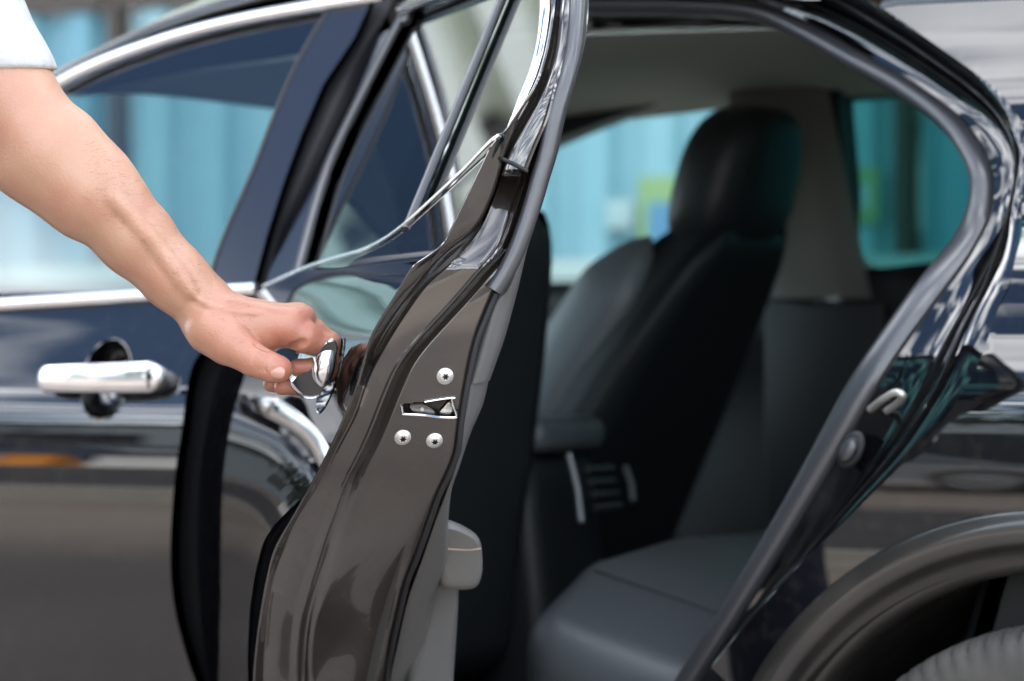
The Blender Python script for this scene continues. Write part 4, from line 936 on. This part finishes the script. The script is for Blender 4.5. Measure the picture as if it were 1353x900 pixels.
Bf.add(sh_r, el_r, .060, .046, .04); Bf.add(el_r, wr_r, .045, .030, .03); Bf.add(wr_r, (-.79, 3.66, .86), .034, .036, .02)
for q in range(4): Bf.add((-.785 + .0, 3.632 + .019 * q, .845), (-.775, 3.635 + .018 * q, .765 - .008 * (q in (1, 2))), .011, .009, .008)
Bf.add((-.77, 3.69, .87), (-.735, 3.695, .81), .013, .010, .01)
for sgn in (-1, 1):
    hp = np.array([bx, bd + sgn * .10, .95]); kn = np.array([bx + .02, bd + sgn * .11, .50]); an = np.array([bx - .02, bd + sgn * .11, .09])
    Bf.add(hp, kn, .105, .062, .05); Bf.add(kn, an, .062, .042, .03); Bf.add(an, an + np.array([.16, sgn * .03, -.04]), .042, .034, .03)
V2, F2 = surface_nets(Bf.f, Bf.lo, .013)
allv = np.concatenate([arm_v, to_world(V2)]); allf = np.concatenate([arm_f, F2 + len(arm_v)])
base = to_world(np.array([[bx, bd, 0.]]))[0]
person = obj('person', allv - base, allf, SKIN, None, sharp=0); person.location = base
tag(person, 'person in a white short-sleeved shirt reaching in to pull the rear door handle', 'person')
fl = np.zeros(len(allv))
for x_, y_, d_, r_, a_ in ((405, 424, 4.075, .016, 1.), (368, 446, 4.06, .014, .7), (376, 484, 4.04, .013, .9), (395, 487, 4.09, .014, .9), (365, 512, 4.11, .016, .9), (330, 462, 4.045, .016, .5), (425, 450, 4.08, .014, .6), (300, 425, 4.06, .02, .35)):
    q_ = to_world(np.array([W(x_, y_, d_)]))[0]; fl += a_ * np.exp(-((allv - q_) ** 2).sum(1) / (2 * r_ * r_))
at_ = person.data.attributes.new('flush', 'FLOAT', 'POINT'); at_.data.foreach_set('value', np.clip(fl, 0, 1).astype(np.float32))
sm = person.modifiers.new('smooth', 'SMOOTH'); sm.factor = .5; sm.iterations = 3
for sgn in (-1, 1):                                    # eyes and lips
    ec_ = np.array([bx + .143, bd + sgn * .031, 1.695]); Ve = [ec_ + .0125 * np.array([math.cos(p_) * math.cos(t_), math.cos(p_) * math.sin(t_), math.sin(p_)]) for p_ in np.linspace(-1.5, 1.5, 9) for t_ in np.linspace(0, 2 * np.pi, 14, endpoint=False)]
    fix_normals(obj('eye', to_world(Ve) - base, grid_faces(9, 14, True), WHTE, person))
lp = [np.array([bx + .158 - 6 * (y_ * y_), bd + y_, 1.628]) for y_ in np.linspace(-.024, .024, 9)]
tube('lips', to_world(lp) - base, .0055, LIPS, person)
# thumb nail
nc_ = W(368, 493, 4.0425)
def nail(cx, cy, d, ang, a, b, tilt):
    V, Fc = [], []
    c_ = W(cx, cy, d); ca, sa = math.cos(ang), math.sin(ang); nr_, nt_ = 6, 24
    for i in range(nr_ + 1):
        for j in range(nt_):
            th_ = 2 * math.pi * j / nt_; r_ = i / nr_; cc, ss = math.cos(th_), math.sin(th_)
            x = a * r_ * math.copysign(abs(cc) ** .7, cc); z = b * r_ * math.copysign(abs(ss) ** .8, ss); y = .0022 * (z / b) ** 2 + .0010 * (x / a) ** 2 + tilt * x
            V.append(c_ + np.array([x * ca - z * sa, y, x * sa + z * ca]))
    return to_world(V) - base, grid_faces(nr_ + 1, nt_, True)
dN = surf(366, 492)
V, Fc = nail(367, 492, dN - .0012, R(-14), .0074, .0062, .12)
fix_normals(obj('thumb_nail', V, Fc, NAIL, person))
# shirt (torso and sleeves), trousers, shoes, hair as clothing over the same field
def cloth(name, build, lo, hi, hh, m, cut, inner=None, th=.018):
    Fd = Field(lo, hi, hh); build(Fd); g = np.meshgrid(*Fd.ax, indexing='ij', sparse=True)
    body = Fd.f; shell = np.maximum(body, -(body + th)); shell = np.maximum(shell, cut(g)); V, Fc = surface_nets(shell.astype(np.float32), Fd.lo, hh)
    o = obj(name, to_world(V) - base, Fc, m, person, sharp=0); s_ = o.modifiers.new('smooth', 'SMOOTH'); s_.factor = .5; s_.iterations = 4; return o
SLE_a, SLE_b = W(-84, -60, 4.12), W(1, 104, 4.095)
sl_dir = (SLE_b - SLE_a) / np.linalg.norm(SLE_b - SLE_a)
sle_end = W(28, 97, 4.10); sl_n = np.array([.05, 0., -1.]); sl_n /= np.linalg.norm(sl_n)
def shirt_b(Fd):
    for z0, z1, w0, w1, r0, r1 in ((.90, 1.12, .095, .09, .142, .14), (1.12, 1.30, .09, .11, .14, .142), (1.30, 1.42, .11, .12, .14, .115)):
        for sgn in (-1, 0, 1): Fd.add((bx, bd + sgn * w0, z0), (bx + .01, bd + sgn * w1, z1), r0, r1, .05)
    Fd.add((bx, bd + .1, 1.42), sh_l, .085, .078, .05); Fd.add((bx, bd - .1, 1.42), sh_r, .085, .078, .05)
    Fd.add((bx + .02, bd, 1.42), (bx + .03, bd, 1.54), .078, .074, .03)
    Fd.add(sh_l, SLE_a, .080, .072, .04); Fd.add(SLE_a, SLE_b, .070, .0565, .03); Fd.add(SLE_b, SLE_b + sl_dir * .05, .0565, .056, .02)
    Fd.add(sh_r, el_r, .078, .064, .04)
def shirt_cut(g):
    c_ = np.maximum(.90 - g[2], g[2] - 1.525)
    c_ = np.maximum(c_, np.where(g[0] > -.66, (g[0] - sle_end[0]) * sl_n[0] + (g[2] - sle_end[2]) * sl_n[2], -1.))
    return np.maximum(c_, np.where((g[1] < 3.73) & (g[0] < -.5), 1.22 - g[2], -1.))
cloth('shirt', shirt_b, (-1.10, 3.50, .86), (-.44, 4.36, 1.60), .0062, SHIRT, shirt_cut)
def tr_b(Fd):
    for sgn in (-1, 0, 1): Fd.add((bx, bd + sgn * .09, .98), (bx, bd + sgn * .085, 1.02), .128, .126, .05)
    for sgn in (-1, 1):
        hp = np.array([bx, bd + sgn * .10, .95]); kn = np.array([bx + .02, bd + sgn * .11, .50]); an = np.array([bx - .02, bd + sgn * .11, .06]); Fd.add(hp, kn, .118, .082, .05); Fd.add(kn, an, .082, .070, .03)
cloth('trousers', tr_b, (-1.1, 3.55, .04), (-.55, 4.3, 1.08), .012, TROUSER, lambda g: np.maximum(.075 - g[2], g[2] - 1.04), th=.034)
def shoe_b(Fd):
    for sgn in (-1, 1): an = np.array([bx - .02, bd + sgn * .11, .055]); Fd.add(an - np.array([.04, 0, 0]), an + np.array([.06, sgn * .01, 0]), .054, .052, .02); Fd.add(an + np.array([.06, sgn * .01, -.005]), an + np.array([.19, sgn * .035, -.015]), .05, .042, .02)
cloth('shoes', shoe_b, (-1.1, 3.6, -.01), (-.5, 4.25, .14), .008, SHOE, lambda g: np.maximum(.0 - g[2], g[2] - .11), th=.09)
def hair_b(Fd): Fd.ball((bx + .055, bd, 1.705), (.108, .09, .13), .02)
cloth('hair', hair_b, (-1.0, 3.75, 1.5), (-.55, 4.1, 1.9), .008, HAIR, lambda g: np.maximum(-(g[2] - 1.70 - 1.2 * (g[0] - bx - .04)) * .6, -1 + 0 * g[1]), th=.05)

# ================================================================== the place
def build(name, boxes, m, parent=None, loc=None):
    V, Fc = [], []
    for lo, hi in boxes:
        b = len(V); x0, y0, z0 = lo; x1, y1, z1 = hi
        V += [(x0, y0, z0), (x1, y0, z0), (x1, y1, z0), (x0, y1, z0), (x0, y0, z1), (x1, y0, z1), (x1, y1, z1), (x0, y1, z1)]
        Fc += [tuple(b + i for i in q) for q in ((0, 3, 2, 1), (4, 5, 6, 7), (0, 1, 5, 4), (1, 2, 6, 5), (2, 3, 7, 6), (3, 0, 4, 7))]
    o = obj(name, V, Fc, m, parent, smooth=False)
    if loc: o.location = loc
    return o
GROUND = mat('warm concrete paving', (.32, .272, .230), .85, 0, .25, vary=(.8, (.245, .205, .172), .35, .7), bump=(60, .5, .01))
ASPH = mat('asphalt', (.085, .080, .076), .9, 0, .25, vary=(2.5, (.06, .056, .052), .4, .7), bump=(150, .5, .01))
g = obj('ground', [(-150, -150, -.004), (150, -150, -.004), (150, 150, -.004), (-150, 150, -.004)], [(0, 1, 2, 3)], GROUND, smooth=False); g['kind'] = 'structure'
g2 = obj('road', [(-150, -11.5, .0), (150, -11.5, .0), (150, -5.2, .0), (-150, -5.2, .0)], [(0, 1, 2, 3)], ASPH, smooth=False); g2['kind'] = 'structure'
KERBM = mat('kerb stone', (.42, .40, .37), .85, vary=(4, (.33, .31, .28), .4, .7))
kb = build('kerb', [((-60, -5.35, -.002), (60, -5.2, .12))], KERBM); kb['kind'] = 'structure'
# turquoise corrugated fence behind the car
TEAL = mat('turquoise painted steel sheet', (.09, .235, .29), .5, 0, .4, vary=(2.2, (.15, .30, .345), .35, .7))
TEAL2 = mat('pale turquoise painted steel sheet', (.17, .32, .365), .5, 0, .4, vary=(2.2, (.22, .365, .40), .35, .7))
POST = mat('brown fence post', (.05, .038, .03), .7)
FY = 6.0
fence = bpy.data.objects.new('fence', None); C.objects.link(fence); fence.location = (-4, FY, 0)
tag(fence, 'turquoise ribbed steel fence behind the car, seen through its far windows', 'fence')
FI = Matrix.Translation((4, -FY, 0))
pw, pitch = 1.32, .22
def sheet():
    V, x = [], 0.
    pr_ = []
    for k in range(6):
        b = k * pitch; pr_ += [(b, 0), (b + .055, 0), (b + .075, -.04), (b + .165, -.04), (b + .185, 0)]
    pr_.append((pw, 0))
    V = [(x_, y_, z_) for z_ in (.12, 2.08) for x_, y_ in pr_]; n = len(pr_)
    return V, [(i, i + 1, n + i + 1, n + i) for i in range(n - 1)]
sv, sf = sheet(); me_s = [None, None]
for i in range(-12, 8):
    kk = (i * 7 + 3) % 5 in (0, 2); m_ = TEAL2 if kk else TEAL
    if me_s[kk] is None:
        o = obj('fence_panel', sv, sf, m_, fence, smooth=False, pinv=FI); me_s[kk] = o.data
    else:
        o = bpy.data.objects.new('fence_panel', me_s[kk]); C.objects.link(o); o.parent = fence; o.matrix_parent_inverse = FI
    o.location = (i * (pw + .09), FY, 0)
    pm = build('fence_post', [((-.07, -.05, 0), (-.025, .03, 2.2))], POST, fence); pm.matrix_parent_inverse = FI; pm.location = (i * (pw + .09), FY, 0)
    rl_ = build('fence_rail', [((-.01, -.055, 2.085), (pw + .005, .03, 2.17))], POST, fence); rl_.matrix_parent_inverse = FI; rl_.location = (i * (pw + .09), FY, 0)
# notice boards on the fence
NOT_Y = mat('yellow green notice', (.20, .30, .12), .5); NOT_B = mat('blue notice print', (.07, .19, .30), .5); NOT_W = mat('white notice', (.30, .38, .38), .5)
def notice(px, py, w, h_, m, m2, label):
    r_ = ray(px, py); p = CAM + r_ * ((FY - .05 - CAM[1]) / r_[1])
    o = build('notice', [((-w / 2, -.006, -h_ / 2), (w / 2, .004, h_ / 2))], m); o.location = p; tag(o, label, 'sign')
    q = build('print', [((-w * .28, -.010, -h_ * .25), (w * .28, -.0062, h_ * .2))], m2, o)
notice(874, 290, .15, .26, NOT_Y, NOT_B, 'yellow-green notice with a blue square on the turquoise fence')
notice(1140, 258, .10, .16, NOT_Y, NOT_W, 'small green notice seen through the far rear window')
notice(820, 283, .09, .09, NOT_W, NOT_W, 'small round-looking white notice on the turquoise fence')
# low pale wall in front of the fence
lw = bpy.data.objects.new('low_wall', None); C.objects.link(lw); lw.location = (-5, 4.9, 0); tag(lw, 'low pale concrete wall with a coping in front of the turquoise fence', 'wall')
LWM = mat('pale render', (.34, .40, .38), .8, vary=(1.2, (.24, .33, .33), .35, .7))
build('wall_body', [((-5, -.1, 0), (4.6, .1, 1.16))], LWM, lw)
for k_ in range(16): build('coping_stone', [((-5 + .6 * k_, -.14, 1.163), (-5 + .6 * k_ + .59, .14, 1.22))], LWM, lw)
# pale corrugated hall ahead of the car (mirrored in the open door's glass)
PALE = mat('pale corrugated cladding', (.66, .68, .60), .55, 0, .4, vary=(.7, (.58, .61, .54), .35, .7))
HALL_V, HALL_H = 7.6, 10.35
hall = bpy.data.objects.new('hall', None); C.objects.link(hall); hall.location = (-4, HALL_V, 0); HI_ = Matrix.Translation((4, -HALL_V, 0))
tag(hall, 'tall pale corrugated hall behind the fence, mirrored in the open door glass', 'building')
def clad(n, pitch_, x0, x1, z0):
    V = []
    for k in range(n):
        for dz, dx in ((0, 0), (.30, 0), (.42, .20), (.90, .20), (1., 0)):
            V += [(x0, -dx, z0 + (k + dz) * pitch_), (x1, -dx, z0 + (k + dz) * pitch_)]
    m = len(V) // 2; return V, [(2 * i, 2 * i + 1, 2 * i + 3, 2 * i + 2) for i in range(m - 1)]
cv, cf = clad(26, .40, 0, 5.94, .0); cme = None
for i in range(7):
    if cme is None: o = obj('wall_cladding', cv, cf, PALE, hall, smooth=False); cme = o.data
    else: o = bpy.data.objects.new('wall_cladding', cme); C.objects.link(o); o.parent = hall
    o.matrix_parent_inverse = HI_; o.location = (-28 + 6. * i, HALL_V, 0)
    o = build('wall_joint', [((5.94, -.13, 0), (6.0, .02, HALL_H))], ASPH, hall); o.matrix_parent_inverse = HI_; o.location = (-28 + 6. * i, HALL_V, 0)
rb = build('roof', [((-28.2, -.2, HALL_H), (14.2, 12, HALL_H + .3))], ASPH, hall); rb.matrix_parent_inverse = HI_; rb.location = (0, HALL_V, 0)
rb = build('end_wall', [((-28, .0, 0), (-27.9, 11.8, HALL_H)), ((13.9, .0, 0), (14, 11.8, HALL_H)), ((-28, 11.7, 0), (14, 11.8, HALL_H))], PALE, hall); rb.matrix_parent_inverse = HI_; rb.location = (0, HALL_V, 0)
# across the road, behind the camera: low grey building, barriers, parked cars (mirrored in the paint)
BLG = mat('blue grey facade', (.30, .36, .40), .7); WIN = mat('dark window', (.02, .025, .03), .1, 0, .8)
bl_o = bpy.data.objects.new('office_building', None); C.objects.link(bl_o); bl_o.location = (-16, -20, 0); tag(bl_o, 'low blue-grey office block across the road, mirrored in the door paint', 'building')
build('wall', [((-12, -4, 0), (14, 0, 3.6))], BLG, bl_o); build('roof', [((-12.3, -4.2, 3.6), (14.3, .3, 3.85))], ASPH, bl_o)
for i in range(10): build('window', [((-11 + 2.5 * i, .003, 1.0), (-9.6 + 2.5 * i, .05, 2.5))], WIN, bl_o)
WHT = mat('white barrier plastic', (.75, .75, .74), .45); ORG = mat('orange barrier plastic', (.80, .30, .03), .45)
def barrier(x, y, w, m, label, grp=None):
    pr_ = [(-.22, 0), (.22, 0), (.20, .12), (.09, .30), (.07, .62), (-.07, .62), (-.09, .30), (-.20, .12)]
    V = [(sx, a, b) for sx in (-w / 2, w / 2) for a, b in pr_]; n = 8
    o = obj('barrier', V, [tuple(range(n))[::-1], tuple(range(n, 2 * n))] + [(i, (i + 1) % n, n + (i + 1) % n, n + i) for i in range(n)], m, None, smooth=False); fix_normals(o); o.location = (x, y, .002); return tag(o, label, 'barrier', grp)
barrier(-10.85, -12.4, .34, ORG, 'small orange plastic barrier mirrored in the front door')
barrier(-11.85, -12.4, 1.4, WHT, 'white plastic road barrier touching the small orange one')
barrier(-13.3, -12.4, 1.4, WHT, 'white plastic road barrier in front of the dark blue parked car')
barrier(-9.5, -12.4, 1.8, WHT, 'long white plastic road barrier behind the road')
# parked cars across the road
def parked_car(x, y, rz, m, label):
    c_ = bpy.data.objects.new('parked_car', None); C.objects.link(c_); c_.location = (x, y, 0); c_.rotation_euler = (0, 0, rz); tag(c_, label, 'car')
    def shell(name, prof_, hw, top_in, m_, z0):
        V = []
        for sg in (-1, 1):
            for px_, pz_ in prof_: V.append((px_, sg * (hw - top_in * max(0, pz_ - z0)), pz_))
        n = len(prof_); return fix_normals(obj(name, V, [tuple(range(n)), tuple(range(2 * n - 1, n - 1, -1))] + [(i, n + i, n + (i + 1) % n, (i + 1) % n) for i in range(n)], m_, c_, sharp=30))
    shell('body', [(-2.2, .28), (2.2, .28), (2.27, .55), (2.15, .72), (1.2, .88), (.9, .92), (-1.3, .95), (-2.1, .93), (-2.25, .7)], .88, .12, m, .6)
    shell('cabin', [(1.0, .90), (.35, 1.38), (.1, 1.43), (-.8, 1.43), (-1.0, 1.38), (-1.65, .93)], .82, .42, WIN, .92)
    shell('roof', [(.34, 1.392), (.1, 1.446), (-.8, 1.446), (-.98, 1.394)], .80, .42, m, .92)
    for wx in (-1.38, 1.38):
        for sg in (-1, 1):
            o = bpy.data.objects.new('tyre', t_me); C.objects.link(o); o.parent = c_; o.location = (wx, sg * .885, .335); o.rotation_euler = (0, 0, 0 if sg < 0 else math.pi)
            o = bpy.data.objects.new('rim', r_me); C.objects.link(o); o.parent = c_; o.location = (wx, sg * .885, .335); o.rotation_euler = (0, 0, 0 if sg < 0 else math.pi)
CARB = mat('dark blue car paint', (.01, .02, .05), .2, 0, .5, 1); CARS = mat('silver car paint', (.4, .41, .42), .3, .7, .5, 1)
parked_car(-12.6, -15.2, 0, CARB, 'dark blue parked car across the road, mirrored in the front door')
parked_car(-7.6, -15.4, 0, CARS, 'silver parked car across the road, mirrored in the paint')
# trees across the road
BARK = mat('bark', (.07, .05, .035), .9, bump=(20, .8, .02)); LEAF = mat('leaf', (.035, .075, .028), .6, vary=(3, (.06, .11, .035), .4, .7))
def tree(x, y, hh, r_, label):
    t = bpy.data.objects.new('tree', None); C.objects.link(t); t.location = (x, y, 0); tag(t, label, 'tree')
    tube('trunk', [(0, 0, 0), (.04, .02, hh * .3), (-.03, .05, hh * .6), (.02, 0, hh * .85)], lambda s_: .16 * (1 - .8 * s_), BARK, t, up=(0, 1, 0))
    V, Fc = [], []; rng = np.random.RandomState(int(abs(x) * 10)); cl = [(rng.normal(0, .45 * r_), rng.normal(0, .45 * r_), hh * .68 + rng.normal(0, .38 * r_)) for _ in range(26)]
    for i in range(2600):
        cx_, cy_, cz_ = cl[rng.randint(26)]; p = np.array([cx_, cy_, cz_]) + rng.normal(0, .22 * r_, 3); a = rng.normal(size=3); a /= np.linalg.norm(a); b = np.cross(a, rng.normal(size=3)); b /= np.linalg.norm(b); sz = .10 + .06 * rng.rand()
        k_ = len(V); V += [p - a * sz, p + b * sz * .6, p + a * sz, p - b * sz * .6]; Fc.append((k_, k_ + 1, k_ + 2, k_ + 3))
    obj('crown', V, Fc, LEAF, t, smooth=False)
tree(-4.6, -14.5, 5.2, 1.9, 'green tree nearest the silver car across the road')
tree(-1.6, -16.0, 6.0, 2.1, 'tall green tree furthest along the road behind the camera')
tree(-17.5, -16.5, 5.6, 2.0, 'green tree beyond the dark blue parked car')
# fine hairs on the forearm and wrist
rng = np.random.RandomState(3); V, Fc = [], []
for i in range(1100):
    s_ = rng.rand(); px_ = 110 + 225 * s_ + rng.normal(0, 6); py_ = 172 + 205 * s_ + rng.rand() ** 1.3 * 95 + 2
    d_ = surf(px_, py_)
    if d_ >= 4.099: continue
    p = W(px_, py_, d_ - .0003); L_ = .005 + .005 * rng.rand(); dr = np.array([.75, -.25, .05 + .45 * rng.rand()]) + rng.normal(0, .25, 3); dr /= np.linalg.norm(dr)
    sd2 = np.array([.00008, 0, .00008]); k_ = len(V); V += [p - sd2, p + sd2, p + dr * L_]; Fc.append((k_, k_ + 1, k_ + 2))
ah = obj('arm_hair', to_world(V) - base, Fc, HAIR, person, smooth=False); ah['kind'] = 'stuff'
bpy.context.view_layer.update()
